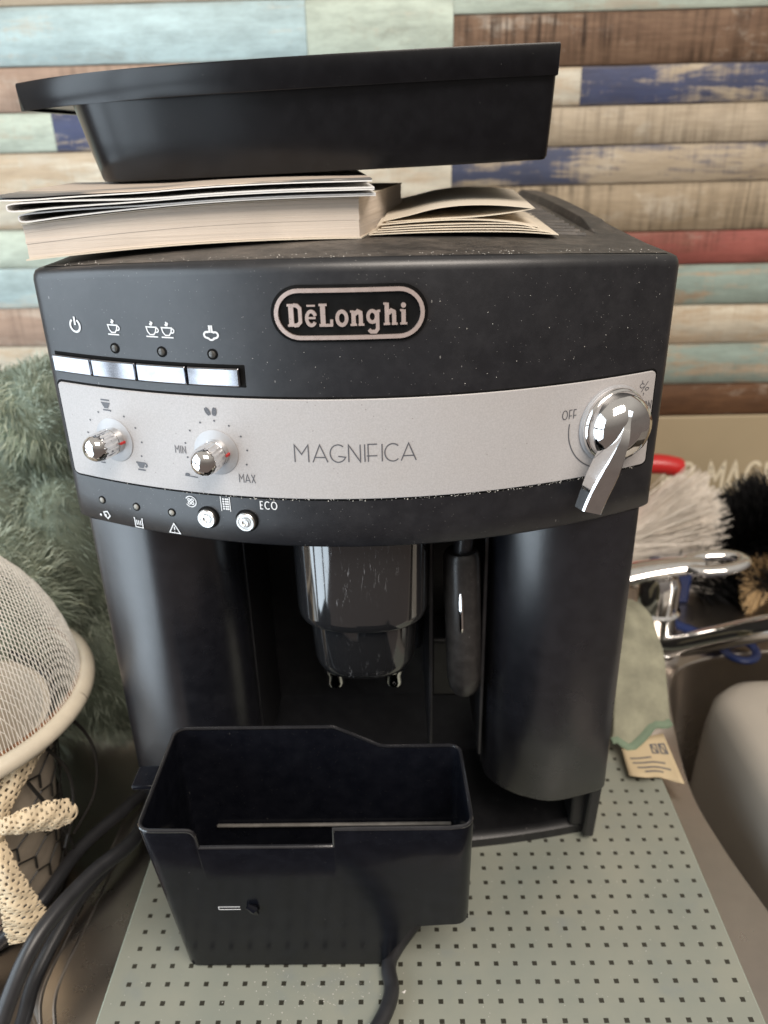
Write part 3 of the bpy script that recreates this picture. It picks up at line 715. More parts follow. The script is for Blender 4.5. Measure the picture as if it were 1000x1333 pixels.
# ---- coffee spout
def oval(cx, cy, a_, b_, z, n=48, p=2.6):
    out = []
    for i in range(n):
        t = 2*PI*i/n; c_, s_ = math.cos(t), math.sin(t)
        out.append((cx+a_*math.copysign(abs(c_)**(2/p), c_), cy+b_*math.copysign(abs(s_)**(2/p), s_), z))
    return out
m = MB(); m.loft([oval(-.0012, .006, a_, b_, z) for a_, b_, z in ((.0348, .034, .2362), (.0345, .034, .188), (.0343, .0338, .1845), (.0335, .033, .1832), (.030, .030, .1828))], True, True, True)
sp = m.build('spout_upper', 'spout', CMX, ang=40)
m = MB(); m.loft([oval(-.0012, .006, a_, b_, z) for a_, b_, z in ((.0285, .0290, .190), (.0282, .0287, .176), (.0274, .0280, .157), (.0268, .0274, .1535), (.0250, .0255, .1500), (.0225, .023, .1485), (.018, .018, .1482))], True, True, True)
sl = m.build('spout_lower', 'spout', CMX, ang=40)
for x in (-.0175, .0140):
    MB().lathe([(0, -.0118), (.0030, -.0118), (.0046, -.0108), (.0052, -.0085), (.0050, -.0040), (.0058, -.0025), (.0060, .0004)], Matrix.Translation((x, -.0065, .1488)), 24).build('nozzle', 'chrome', CMX, ang=40)
# ---- steam wand with frother sleeve
wp = Vector((.0500, .006, .205)); wd = Vector((.003, -.003, -.082)).normalized()
MB().tube([wp+Vector((.002, .002, .032)), wp+Vector((.001, 0, .012)), wp, wp+wd*.03], [.0050, .0050, .0048, .003], 14).build('steam_pipe', 'cavity', CMX)
m = MB(); m.tube([wp+wd*t for t in (-.006, -.004, .000, .040, .070, .077, .081, .083)], [.0080, .0092, .0096, .0096, .0094, .0082, .0058, .001], 24); sv = m.build('frother_sleeve', 'sleeve', CMX)
MB().tube([wp+wd*t+Vector((-.0015, -.0096, 0)) for t in (.014, .018, .034, .037)], [.0006, .0013, .0013, .0006], 8).build('sleeve_slot', 'chrome', sv)

# ------------------------------------------------------------------ grounds bin standing in front
GB = thing('grounds_container', 'open black plastic grounds bin standing on the dotted glass board', 'container')
def yf(z): return -.0715-.0295*(z/.13)
def zb(x): return 0.0015 if x < .004 else (.0015+.0415*min(1, (x-.004)/.018) if x < .022 else .043+.003*(x-.022)/.03)
YB = -.030
def outline(z, ins):
    """list of (x, y, edge key) around the bin at height z"""
    xl, xr = -.1005+ins, .0505-.002*z/.13+ins*-1; y0 = yf(z)+ins; y1 = YB-ins; r = .0065-ins
    P = []
    def cor(cx, cy, a0): return [(cx+r*math.cos(math.radians(a0+i*15)), cy+r*math.sin(math.radians(a0+i*15))) for i in range(7)]
    P += cor(xl+r, y0+r, 180)
    fx = [-.0880, -.0790, -.0770, -.0757, -.0750, -.0747, -.0600, -.0450, -.0300, -.0150, -.0138, -.0135, -.0130, -.004, .004, .010, .016, .022, .030, .038]
    P += [(x_, y0) for x_ in fx]
    P += cor(xr-r, y0+r, 270)
    P += cor(xr-r, y1-r, 0)
    bx = [.038, .030, .022, .015, .010, .006, .001, -.006, -.013, -.018, -.022, -.040, -.060, -.080]
    P += [(x_, y1) for x_ in bx]
    P += cor(xl+r, y1-r, 90)
    return P
base = outline(.12, 0)
nfront0, nfront1 = 7, 27
TOP = []
for i, (x_, y_) in enumerate(base):
    if 7 <= i < 27:
        if x_ < -.0800: z = .1300
        elif x_ <= -.0790: z = .1300
        elif x_ <= -.0770: z = .1297
        elif x_ <= -.0757: z = .1285
        elif x_ <= -.0750: z = .1265
        elif x_ <= -.0138: z = .1165 if x_ < -.0149 else .1167
        elif x_ <= -.0135: z = .1180
        else: z = .1302
    elif i < 7: z = .1302
    elif 27 <= i < 34: z = .1310
    elif y_ > -.05 and x_ > .007: z = .1150
    elif y_ > -.05 and x_ > -.0185: z = .1150+.0132*min(1, (.007-x_)/.0245)
    elif y_ > -.05: z = .1282
    else: z = .12
    TOP.append(z)
def binring(frac, ins):
    ring = []
    for i in range(len(base)):
        zt = TOP[i]; x0 = base[i][0]; zlo = zb(x0)+ (ins*.9)
        z = zlo+(zt-zlo)*frac; q = outline(z, ins)[i]; ring.append((q[0], q[1], z))
    return ring
TH = .0018
m = MB(); m.loft([binring(f, 0) for f in (0, .02, .25, .5, .75, .985)]+[[(a_[0]*.5+b_[0]*.5, a_[1]*.5+b_[1]*.5, a_[2]+.0007) for a_, b_ in zip(binring(1, 0), binring(1, TH))]]+[binring(f, TH) for f in (.985, .75, .5, .25, .0)], True)
m.build('bin_shell', 'bin', GB, ang=40)
m = MB()
xs = [-.0965, -.06, -.03, .004, .010, .016, .022, .035, .0495]
m.loft([[(x_, yf(zb(x_))+.003, zb(x_)+.0002) for x_ in xs], [(x_, YB-.003, zb(x_)+.0002) for x_ in xs]], closed=False)
m.loft([[(x_, yf(zb(x_))+.003, zb(x_)+.0022) for x_ in xs], [(x_, YB-.003, zb(x_)+.0022) for x_ in xs]], closed=False)
m.build('bin_floor', 'bin_in', GB)
MB().box(-.085, .044, -.0342, -.0322, .0618, .0632).build('inner_ledge', 'ledge', GB, bevel=.0005)
MB().box(-.1110, -.0998, -.072, -.058, .1262, .1292).build('grip_tab', 'bin', GB, bevel=.001)
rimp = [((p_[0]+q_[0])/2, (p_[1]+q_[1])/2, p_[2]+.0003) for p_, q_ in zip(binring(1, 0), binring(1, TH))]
MB().tube(rimp+[rimp[0]], .00098, 8, False).build('glint_bead', 'rim_glint', GB)  # bead added along the rim to draw its thin highlight
m = MB()
for z in (.0650, .0625): ribbon(m, [(-.0735, z), (-.0630, z)], .00035, lambda u, v, d: (u, yf(v)-.0002-d, v), .01, .0002, 0)
ribbon(m, [(-.0735, .0625), (-.0735, .0650)], .00035, lambda u, v, d: (u, yf(v)-.0002-d, v), .01, .0002, 0)
m.build('moulded_mark', 'print_white', GB)
m = MB(); m.tube([(-.0590, yf(.064)-.0012, .0665), (-.0560, yf(.064)-.0016, .0645), (-.0550, yf(.06)-.0012, .0600)], [.0016, .0022, .0012], 8); m.build('moulded_nib', 'bin', GB)

# ------------------------------------------------------------------ cords
def cord(name, pts, r, label, group=None, n=10):
    o = MB().tube(spline(pts, n), r, 12).build(name, 'cord', None); tag(o, label, 'cord', group); return o
cord('power_cord', [(.060, .020, .0042), (.045, -.015, .0042), (.0260, -.045, .0042), (.0130, -.0640, .0042), (.0085, -.0750, .0042), (.0100, -.0890, .0042), (.0050, -.1040, .0042), (-.006, -.120, .0042), (-.03, -.15, .0042)], .0040, 'short black cord running out from under the grounds bin over the glass board')
cord('power_cord', [(-.196, -.160, -.020), (-.190, -.128, -.016), (-.1850, -.106, .008), (-.1735, -.078, .032), (-.157, -.0427, .036), (-.1425, -.012, .030), (-.1480, .04, .010), (-.1500, .12, -.002), (-.150, .25, -.002)], .0044, 'thick black cord arching across the drainer edge below the lace bow', 'black cords beside the machine')
cord('power_cord', [(-.245, -.10, -.018), (-.222, -.052, -.014), (-.1974, -.0332, .001), (-.1855, .0056, .004), (-.1659, .0435, .002), (-.1530, .080, -.002), (-.147, .16, -.002), (-.147, .30, -.002)], .0042, 'black cord lying behind the arched cord, nearer the wall', 'black cords beside the machine')
cord('power_cord', [(-.205, -.175, -.018), (-.187, -.125, -.016), (-.1845, -.095, -.014), (-.186, -.070, -.010), (-.176, -.038, .002), (-.1635, -.010, .006), (-.1520, .020, .004), (-.1555, .07, -.002), (-.158, .2, -.002)], .0040, 'black cord lying low in the drainer under the arched cord', 'black cords beside the machine')

# ------------------------------------------------------------------ paper on top of the machine
BK = thing('paperback_book', 'thick cream paperback book lying on the coffee machine', 'book')
FL, FR, BR, BL = Vector((-.1400, .0, 0)), Vector((.002, .0295, 0)), Vector((.0225, .13, 0)), Vector((-.128, .16, 0))
def bkpt(u, v, z): 
    p = (FL*(1-u)+FR*u)*(1-v)+(BL*(1-u)+BR*u)*v; return (p.x, p.y, z)
def zbase(u, v): 
    p = bkpt(u, v, 0); s = .0012 if u > .02 else 0
    return .3590*(1-u)**2+.3620*(1-(1-u)**2)+.0012*v+.0018*math.sin(PI*u)*.8
thk = lambda u: .0135+.0030*u
def slab(z0, z1, nu=20, nv=4, ext=0.0):
    m = MB(); e = ext
    for (k, zz) in ((0, z0), (1, z1)): m.grid(lambda a_, b_: bkpt(-e+a_*(1+2*e), -e+b_*(1+2*e), zbase(a_, b_)+zz(a_)), nu, nv)
    rim = [(i/nu, 0) for i in range(nu)]+[(1, j/nv) for j in range(nv)]+[(1-i/nu, 1) for i in range(nu)]+[(0, 1-j/nv) for j in range(nv)]
    m.loft([[bkpt(-e+a_*(1+2*e), -e+b_*(1+2*e), zbase(a_, b_)+zz(a_)) for a_, b_ in rim] for zz in (z0, z1)], True); return m
slab(lambda u: .0, lambda u: .0006, ext=.006).build('cover', 'paper', BK)
NS = 9
for i in range(NS):   # page gatherings, each a hair longer or shorter than the next
    e = random.uniform(-.0012, .0004)
    slab(lambda u, i=i: .0007+thk(u)*i/NS+.00002, lambda u, i=i: .0007+thk(u)*(i+1)/NS, ext=e).build('page_gathering', 'pages', BK, ang=30)
slab(lambda u: .0008+thk(u), lambda u: .0013+thk(u), ext=.003).build('cover', 'paper', BK)
def sheet(profile, y0, y1, skew, th, name, mat, parent, dz=0.0, n=8, wob=.0):
    """bent sheet: profile of (x, z) swept in depth, given a thickness"""
    pr = [tuple(p) for p in spline([(x_, 0, z_) for x_, z_ in profile], n)]
    ring = []
    N = len(pr)
    top, bot = [], []
    for i in range(N):
        a_, b_ = pr[max(0, i-1)], pr[min(N-1, i+1)]; tx, tz = b_[0]-a_[0], b_[2]-a_[2]; L = math.hypot(tx, tz) or 1
        top.append((pr[i][0]-tz/L*th/2, pr[i][2]+tx/L*th/2)); bot.append((pr[i][0]+tz/L*th/2, pr[i][2]-tx/L*th/2))
    lp = top+bot[::-1]; m = MB(); rg = []
    for k in range(7):
        t = k/6; rg.append([(x_+skew*t, y0+(y1-y0)*t+.21*(x_+.14)*0.9*(1 if skew < 0.004 else .0), z_+dz*t+wob*math.sin(5*x_*20+t*3)) for x_, z_ in lp])
    m.loft(rg, True, True, True)
    return m.build(name, mat, parent, ang=30)
def bktop(x_):
    u = min(1, max(0, (x_+.14)/.142)); return zbase(u, .0)+.0016+thk(u)
def brochure(root, x0, x1, lift, gape, y0, mt, mt2=None, tip=.0):
    xs_ = [x1+(x0-x1)*i/10 for i in range(11)]
    g = lambda x_: .0007+gape*max(0, min(1, (-.085-x_)/.045))
    low = [(x_, bktop(x_)+lift+tip*max(0, (-.09-x_)/.06)) for x_ in xs_]
    up = [(x_, bktop(x_)+lift+g(x_)+tip*max(0, (-.09-x_)/.06)) for x_ in reversed(xs_)]
    if gape > .0009:
        mid = (x0-.0022, (low[-1][1]+up[0][1])/2); sheet(low+[mid]+up, y0, .13, -.012, .00055, 'folded_sheet', mt, root, n=4)
    else:
        sheet(low, y0, .13, -.012, .0005, 'back_cover', mt, root, n=4); sheet(up, y0+.001, .13, -.012, .0005, 'front_cover', mt2 or mt, root, n=4)
B1 = thing('folded_brochure', 'folded white brochure with curled fold lying directly on the paperback', 'brochure', group='brochures on the book')
brochure(B1, -.1370, .0100, .0006, .0022, -.004, 'paper_w')
B2 = thing('folded_brochure', 'folded white brochure in the middle of the paper pile under the tray', 'brochure', group='brochures on the book')
brochure(B2, -.1400, .0095, .0032, .0022, -.006, 'paper_w', tip=.0024)
B3 = thing('magazine', 'thin magazine with grey picture on its cover directly beneath the black tray', 'magazine', group='brochures on the book')
brochure(B3, -.1500, .0085, .0066, .0006, -.004, 'paper_w', 'printed', tip=.0030)
LF = thing('folded_leaflet', 'cream folded leaflet with a gaping upper fold lying beside the book', 'leaflet')
for i, (xr, zr) in enumerate(((.0945, 0.0), (.0925, .0010), (.0895, .0019), (.0870, .0028))):
    sheet([(.006+i*.002, .3630+i*.0008), (.03, .3635+i*.0009), (.055, .3634+i*.0010), (.075, .3628+i*.0010), (xr-.004, .3616+i*.0007+zr*.2), (xr, .3611+zr*.45)], .034+i*.002, .155, .006, .00032, 'leaf', 'paper', LF)
sheet([(.010, .3664), (.03, .3676), (.05, .3680), (.07, .3668), (.0865, .3640)], .042, .160, .006, .0003, 'leaf', 'paper', LF, dz=.001)
sheet([(.0125, .3678), (.024, .3700), (.038, .3730), (.052, .3742), (.068, .3738), (.0830, .3722), (.0832, .3718), (.070, .3700), (.055, .3688), (.040, .3684), (.024, .3678), (.014, .3674)], .046, .165, .006, .0003, 'folded_leaf', 'paper', LF, dz=.002)

# ------------------------------------------------------------------ drip tray on the paper pile
DT = thing('drip_tray', 'deep black plastic drip tray resting on the books and papers', 'tray')
TILT = .028
def tz(x_, z_): return z_+TILT*(x_-.095)
rim = [tuple(p)[:2] for p in spline([(-.1775, .110, 0), (-.150, .0880, 0), (-.115, .0700, 0), (-.0802, .0610, 0), (-.03, .0550, 0), (.03, .0540, 0), (.070, .0570, 0), (.0950, .0610, 0)], 6)]
rimb = [(.0955, .063), (.0965, .12), (.0975, .20), (.0975, .255), (.0955, .258), (.0, .262), (-.10, .262), (-.168, .258), (-.172, .254), (-.174, .2), (-.1765, .13)]
RO = rim+rimb
body = [tuple(p)[:2] for p in spline([(-.1500, .1450, 0), (-.1487, .1150, 0), (-.1440, .0950, 0), (-.1330, .0805, 0), (-.1120, .0718, 0), (-.075, .0665, 0), (-.03, .0610, 0), (.03, .0585, 0), (.070, .0600, 0), (.0930, .0640, 0)], 6)]
bodyb = [(.0945, .066), (.0950, .12), (.0950, .20), (.0950, .245), (.0930, .248), (.0, .25), (-.08, .25), (-.130, .248), (-.146, .244), (-.150, .22), (-.1502, .16)]
BO = body+bodyb
def scl(P, k, cx=-.03, cy=.15): return [(cx+(x_-cx)*k, cy+(y_-cy)*k) for x_, y_ in P]
def lev(P, z_): return [(x_, y_, tz(x_, z_)) for x_, y_ in P]
ZT = .4415
m = MB(); m.loft([lev(scl(RO, .982), ZT-.0115), lev(scl(RO, .984), ZT-.0003), lev(scl(RO, .997), ZT), lev(RO, ZT-.001), lev(scl(RO, .9965), ZT-.0128), lev(scl(RO, .9945), ZT-.0131), lev(scl(RO, .984), ZT-.0128)], True)
m.build('rim', 'tray', DT, ang=45)
def tap(P, k): return [(x_+.008*k*min(1, max(0, (-.095-x_)/.05)), y_) for x_, y_ in P]
m = MB(); m.loft([lev(BO, ZT-.011), lev(tap(scl(BO, .993), .5), ZT-.03), lev(tap(scl(BO, .985), 1), ZT-.0470), lev(tap(scl(BO, .978), 1), ZT-.0485), lev(tap(scl(BO, .968), 1), ZT-.0488)], True, False, True)
m.build('tray_body', 'tray', DT, ang=45)
# deck joining rim and body (underside seen at the overhanging end)
m = MB(); m.add(lev(scl(RO, .985), ZT-.0112), [tuple(range(len(RO)))]); m.build('deck', 'tray', DT)
# ------------------------------------------------------------------ left: sieve, basket, lace, green bundle
SVX, SVY, SVZ, SVR, SVH = -.2547, .0135, .1138, .0853, .098
SV = thing('wire_sieve', 'cream rimmed wire mesh sieve turned upside down on the basket', 'sieve')
ring = [(SVX+SVR*math.cos(2*PI*i/64), SVY+SVR*math.sin(2*PI*i/64), SVZ) for i in range(65)]
m = MB(); m.tube(ring, .0052, 12, False); m.build('rim', 'rim_cream', SV)
m = MB(); m.tube([(SVX+(SVR-.0042)*math.cos(2*PI*i/64), SVY+(SVR-.0042)*math.sin(2*PI*i/64), SVZ+.0042) for i in range(65)], .0012, 6, False); m.build('rim_seam', 'rust', SV)
m = MB(); R0 = SVR-.003; pit = .0018; nW = int(R0/pit)
def dome(x_, y_): 
    r2 = (x_*x_+y_*y_)/(R0*R0); return SVZ+.001+SVH*max(0, 1-r2)**.52
for ax in (0, 1):
    for k in range(-nW, nW+1):
        c = k*pit; L = math.sqrt(max(0, R0*R0-c*c)); 
        if L < .004: continue
        n = max(6, int(L/.0035)); pts = []
        for i in range(n+1):
            a_ = -PI/2+PI*i/n; s_ = L*math.sin(a_)
            x_, y_ = (s_, c) if ax else (c, s_)
            xr, yr = x_*.8-y_*.6, x_*.6+y_*.8
            pts.append((SVX+xr, SVY+yr, dome(xr, yr)+(.0003 if (i+k) % 2 else -.0003)))
        m.tube(pts, .00027, 4, False)
m.build('wire_mesh', 'wire_w', SV, kind='stuff')

BS = thing('wire_basket', 'cream lined basket of black hexagon wire beneath the sieve', 'basket')
BCX, BCY, BZ0, BZ1 = -.2580, .0025, -.0270, .1065
def brad(t): return .054+.0175*t
m = MB(); m.lathe([(.0, BZ0), (brad(0)-.004, BZ0), (brad(.1)-.002, BZ0+.012), (brad(.5)-.002, (BZ0+BZ1)/2), (brad(1)-.002, BZ1-.004), (brad(1)-.006, BZ1-.004), (brad(.1)-.006, BZ0+.014), (0, BZ0+.010)], Matrix.Translation((BCX, BCY, 0)), 40); m.build('fabric_liner', 'linen', BS)
def bp(a_, t): r = brad(t)+.0012; return (BCX+r*math.cos(a_), BCY+r*math.sin(a_), BZ0+(BZ1-BZ0)*t)
m = MB(); nx, nz = 18, 7
for j in range(nz):
    for i in range(nx):
        def hx(u, v): return bp(2*PI*u/nx, (v+.3)/(nz+.4))
        o_ = .5*(j % 2); 
        A, B_, C_, D_ = hx(i+o_, j), hx(i+o_, j+.55), hx(i+o_+.5, j+.85), hx(i+o_-.5, j+.85)
        m.tube([A, B_], .0008, 5, False); m.tube([B_, C_], .0006, 5, False); m.tube([B_, D_], .0006, 5, False)
m.build('hexagon_wire', 'wire_b', BS)
for t in (0.0, 1.0):
    m = MB(); m.tube([bp(2*PI*i/40, t) for i in range(41)], .0014, 8, False); m.build('hoop', 'wire_b', BS)
for pts in ([(-.1860, .006, .105), (-.1790, .022, .090), (-.1750, .030, .060), (-.179, .026, .030), (-.192, .014, .008)], [(-.1870, -.004, .095), (-.1810, .004, .070), (-.1810, .002, .045), (-.1870, -.008, .020)], [(-.190, -.022, .0840), (-.186, -.012, .050), (-.186, -.002, .020), (-.190, .006, -.004)]):
    m = MB(); m.tube(spline(pts, 6), .0011, 6); m.build('handle_wire', 'wire_b', BS)

LC = thing('lace_bow', 'beige crocheted lace ribbon tied in a bow round the wire basket', 'ribbon')
def lace(path, width, name, twist=0.0, face=Vector((.45, -.85, .25))):
    P = spline(path, 26); n = len(P); nv = 20; m = MB(); vs = []
    fv = face.normalized()
    for i, p in enumerate(P):
        t = (P[min(i+1, n-1)]-P[max(i-1, 0)]).normalized(); a_ = t.cross(fv).normalized(); w = width(i/(n-1)) if callable(width) else width
        b_ = a_.cross(t)
        for j in range(nv+1):
            u = j/nv*2-1; e = 1+(.035*math.sin(i*1.1) if j in (0, nv) else 0)
            vs.append(p+a_*u*w/2*e+b_*(.0022*math.cos(u*2.2)+.0005*math.sin(i*.35+u*3)))
    fs = []
    for i in range(n-1):
        for j in range(nv):
            hole = ((i % 4 in (1, 2) and (j+2*((i//4) % 2)) % 5 in (1, 2) and random.random() < .8) or (j in (1, nv-2) and i % 3 == 0 and random.random() < .6))
            if not hole: fs.append((i*(nv+1)+j, i*(nv+1)+j+1, (i+1)*(nv+1)+j+1, (i+1)*(nv+1)+j))
    m.add(vs, fs); o = m.build(name, 'lace', LC, ang=180)
    s_ = o.modifiers.new('t', 'SOLIDIFY'); s_.thickness = .0004; return o
K0 = Vector((-.2010, -.0470, .0745))
lace([K0, K0+Vector((.006, -.008, -.020)), K0+Vector((.009, -.010, -.040)), K0+Vector((.010, -.010, -.056)), K0+Vector((.010, -.009, -.070))], lambda t: .008+.015*min(1, t*1.3), 'ribbon_tail')
lace([K0, K0+Vector((.012, -.003, .006)), K0+Vector((.025, .004, .006)), K0+Vector((.0335, .011, .001)), K0+Vector((.026, .010, -.002)), K0+Vector((.012, .005, .000)), K0], lambda t: .008+.008*math.sin(PI*t), 'ribbon_loop')
lace([K0, K0+Vector((.006, .006, .014)), K0+Vector((.014, .024, .026)), K0+Vector((.018, .044, .030))], .012, 'ribbon_band')
lace([K0, K0+Vector((-.016, -.010, .006)), K0+Vector((-.036, -.012, .003)), K0+Vector((-.03, -.004, -.005)), K0], .013, 'ribbon_loop')
m = MB(); m.lathe([(0, -.007), (.005, -.006), (.0075, 0), (.005, .006), (0, .007)], Matrix.Translation(K0), 14); m.build('knot', 'lace', LC)

GR = thing('green_plush_bundle', 'dark green fluffy bundle leaning between the sieve and the machine', 'plush bundle')
clumps = [((-.255, .200, .195), (.085, .06, .075)), ((-.215, .175, .235), (.050, .05, .042)), ((-.300, .17, .15), (.09, .06, .085)), ((-.215, .16, .13), (.052, .055, .085)), ((-.205, .14, .05), (.050, .05, .07)), ((-.270, .13, .06), (.08, .06, .085)), ((-.34, .19, .07), (.08, .07, .09)), ((-.245, .11, .12), (.05, .045, .06))]
m = MB()
for c, r in clumps:
    m.lathe([(max(.001, .86*math.sin(PI*i/12)), -.86*math.cos(PI*i/12)) for i in range(13)], Matrix.Translation(c) @ Matrix.Diagonal((*r, 1)), 20)
m.build('core', 'green_core', GR)
m = MB()
for c, r in clumps:
    for k in range(6500):
        u = random.uniform(-1, 1); a_ = random.uniform(0, 2*PI); s_ = math.sqrt(1-u*u)
        n = Vector((s_*math.cos(a_), s_*math.sin(a_), u)); wv = .86+.05*math.sin(n.x*9+c[2]*80)*math.sin(n.z*8+c[0]*60)
        p = Vector(c)+Vector((n.x*r[0], n.y*r[1], n.z*r[2]))*wv
        if p.x > -.150: continue
        dr_ = (n*.8+Vector((.55+.3*math.sin(n.z*6), random.uniform(-.25, .25), -.25+.5*math.sin(n.x*7+n.z*4)))+Vector((random.uniform(-.35, .35), random.uniform(-.3, .3), random.uniform(-.35, .35)))).normalized()
        L = random.uniform(.007, .015); w = random.uniform(.00025, .0006); side = dr_.cross(Vector((random.random(), random.random(), random.random()))).normalized()*w
        q = [p, p+dr_*L*.5+n*.001, p+dr_*L+Vector((0, 0, -.003))]
        q = [Vector((min(v.x, -.1435), v.y, v.z)) for v in q]
        m.add([q[0]-side, q[0]+side, q[1]-side*.8, q[1]+side*.8, q[2]], [(0, 1, 3, 2), (2, 3, 4)])
m.build('pile', 'green_f', GR, kind='stuff')

# ------------------------------------------------------------------ right: cloth, faucet, brushes, scissors, tub
CLO = thing('dish_cloth', 'crumpled sage green dishcloth hanging between the machine and the sink', 'cloth')
path = [(.178, .196, .040), (.186, .178, .066), (.190, .152, .072), (.191, .128, .062), (.190, .110, .042), (.189, .097, .024), (.1880, .090, .0140)]
PS = spline(path, 6); m = MB()
def clf(u, v):
    i = u*(len(PS)-1); k = min(int(i), len(PS)-2); p = PS[k].lerp(PS[k+1], i-k); w = .030+.016*u
    s_ = (v-.5)*2; f = .0045*math.sin(s_*3+u*6)+.0026*math.sin(s_*6-u*12)+.0022*math.sin(u*17+s_*4)+.0012*math.sin(u*31-s_*9)
    return (p.x+s_*w*.5*.95, p.y+s_*w*.12+f*.6, p.z+f*.7+.003*(1-s_*s_)+.0035*u*s_)
m.grid(clf, 48, 26); o = m.build('cloth_body', 'cloth', CLO); sd_ = o.modifiers.new('t', 'SOLIDIFY'); sd_.thickness = .0018
m = MB(); m.tube([(Vector(clf(1, v/12))+Vector((0, -.002, .0012))) for v in range(13)], .0032, 8, True, .6); m.build('hem', 'hem', CLO)
def tagf(u, v):
    x_ = .1725+.033*u+.004*v*u; y_ = .0870-.027*v+.008*u-.010*u*v; return (x_, y_-.003*math.sin(u*7)*v, .0045+.0035*math.sin(u*5+.6)*v+.008*(1-v))
m = MB(); m.grid(tagf, 14, 8); tg = m.build('care_label', 'tagc', CLO); sd_ = tg.modifiers.new('t', 'SOLIDIFY'); sd_.thickness = .0004; sd_.offset = 1
m = MB()
tmap = lambda u, v, d: tuple(Vector(tagf(u, v))+Vector((0, -.0001, .0007)))
for (u0, u1, v0) in ((.10, .55, .52), (.12, .80, .64), (.18, .86, .76), (.30, .70, .86)): ribbon(m, [(u0+(u1-u0)*i/6, v0) for i in range(7)], .035, tmap, .05, 0, 0)
for u0 in (.62, .80):
    ribbon(m, [(u0, .22), (u0+.12, .22), (u0+.12, .42), (u0, .42), (u0, .22)], .03, tmap, .05, 0, 0); ribbon(m, [(u0+.02, .24), (u0+.10, .40)], .03, tmap, .05, 0, 0)
m.build('label_print', 'print_grey', tg, smooth=False)

FC = thing('mixer_tap', 'chrome mixer tap with looped lever and long swivel spout', 'tap')
FX, FY = .2390, .2300
fr = Matrix.Translation((FX, FY, -.007))
MB().lathe([(0, 0), (.027, 0), (.027, .004), (.022, .007), (.0195, .010), (.0190, .036), (.0200, .038), (.0200, .040), (.0175, .042), (.0170, .066), (.0140, .074), (.006, .078), (0, .0782)], fr, 32).build('tap_body', 'chrome', FC, ang=35)
m = MB(); P = spline([(FX-.030, FY-.004, .0690), (FX-.010, FY-.006, .0745), (FX+.012, FY-.007, .0780), (FX+.030, FY-.008, .0790)], 6)
m.tube(P, [.0135-.0040*i/len(P) for i in range(len(P))], 14, True, .62); m.build('lever_arm', 'chrome', FC)
m = MB(); lo = []
for i in range(41):
    a_ = 2*PI*i/40; lo.append((FX+.0390+.0240*math.cos(a_), FY-.008+.0130*math.sin(a_), .0815+.0025*math.cos(a_)))
m.tube(lo, .0058, 12, False, .7); m.build('lever_loop', 'chrome', FC)
m = MB(); P = spline([(FX+.002, FY-.010, .0040), (.2500, .208, .0085), (.2760, .190, .0290), (.3120, .166, .0560), (.370, .128, .0940)], 8)
m.tube(P, [.0092+.0020*i/len(P) for i in range(len(P))], 18); m.build('swivel_spout', 'chrome', FC)

def bristles(m, n, src, L, w):
    for k in range(n):
        p, d_ = src(); l = L*random.uniform(.8, 1.08); s_ = d_.cross(Vector((random.uniform(-1, 1), random.uniform(-1, 1), random.uniform(-1, 1)))).normalized()*w
        e = p+d_*l+Vector((random.uniform(-1, 1), random.uniform(-1, 1), random.uniform(-1, 1)))*.003
        s2 = s_.cross(d_)
        m.add([p-s_, p+s_*.5+s2*.8, p+s_*.5-s2*.8, e-s_*.7, e+s_*.35+s2*.5, e+s_*.35-s2*.5], [(0, 1, 4, 3), (1, 2, 5, 4), (2, 0, 3, 5)])
    return m
WB = thing('dish_brush', 'white bristled dish brush with red plastic head standing behind the tap', 'brush')
hc = Vector((.266, .352, .030))
def srcw():
    p_ = Vector((random.uniform(.238, .262), random.uniform(.335, .375), random.uniform(-.004, .050)))
    d_ = Vector((1.0, random.uniform(-.45, .15), (p_.z-.016)*22+random.uniform(-.28, .42))).normalized(); return p_, d_
bristles(MB(), 6500, srcw, .076, .0006).build('bristles', 'bristle_w', WB, kind='stuff')
m = MB(); P = spline([(.235, .392, .080), (.258, .390, .100), (.282, .388, .103), (.3050, .386, .0985)], 6); m.tube(P, [.011]*(len(P)-2)+[.010, .006], 16, True, .9); m.build('head', 'red', WB)
m = MB(); m.tube([(.236, .352, -.0065), (.238, .353, .020), (.240, .358, .060), (.238, .385, .082)], [.009, .012, .012, .010], 12); m.build('handle', 'red', WB)
BB = thing('bottle_brush', 'black bristled bottle brush leaning behind the chrome tap', 'brush')
ba, bb_ = Vector((.318, .352, .000)), Vector((.400, .352, .052)); bdv = (bb_-ba).normalized()
def srcb():
    t = random.uniform(-.15, 1); a_ = random.uniform(0, 2*PI); s1 = bdv.cross(Vector((0, 1, 0))).normalized(); s2 = bdv.cross(s1)
    d_ = (s1*math.cos(a_)+s2*math.sin(a_)+bdv*.12).normalized(); return ba+(bb_-ba)*t+d_*.002, d_
bristles(MB(), 6000, srcb, .056, .0008).build('bristles', 'bristle_b', BB, kind='stuff')
m = MB(); m.tube([ba-bdv*.01, bb_], .0028, 8); m.build('core_wire', 'wire_b', BB)
m = MB(); m.tube([(.308, .348, -.0065), (.312, .349, -.002), ba+bdv*.004], .008, 12); m.build('handle', 'bristle_b', BB)
TB = thing('vegetable_brush', 'tan bristled brush with dark wires beside the black bottle brush', 'brush')
tc = Vector((.372, .312, .0080))
def srct():
    a_ = random.uniform(0, 2*PI); d_ = Vector((math.cos(a_)*.8+.25, -.45+.2*math.sin(3*a_), math.sin(a_))).normalized(); return tc+d_*.004, d_
bristles(MB(), 900, srct, .040, .0008).build('bristles', 'bristle_t', TB, kind='stuff')
bristles(MB(), 160, srct, .046, .0008).build('dark_bristles', 'bristle_b', TB, kind='stuff')
m = MB(); m.tube([tc, tc+Vector((.03, .02, .005)), tc+Vector((.06, .03, -.010))], .007, 10); m.build('handle', 'bristle_t', TB)

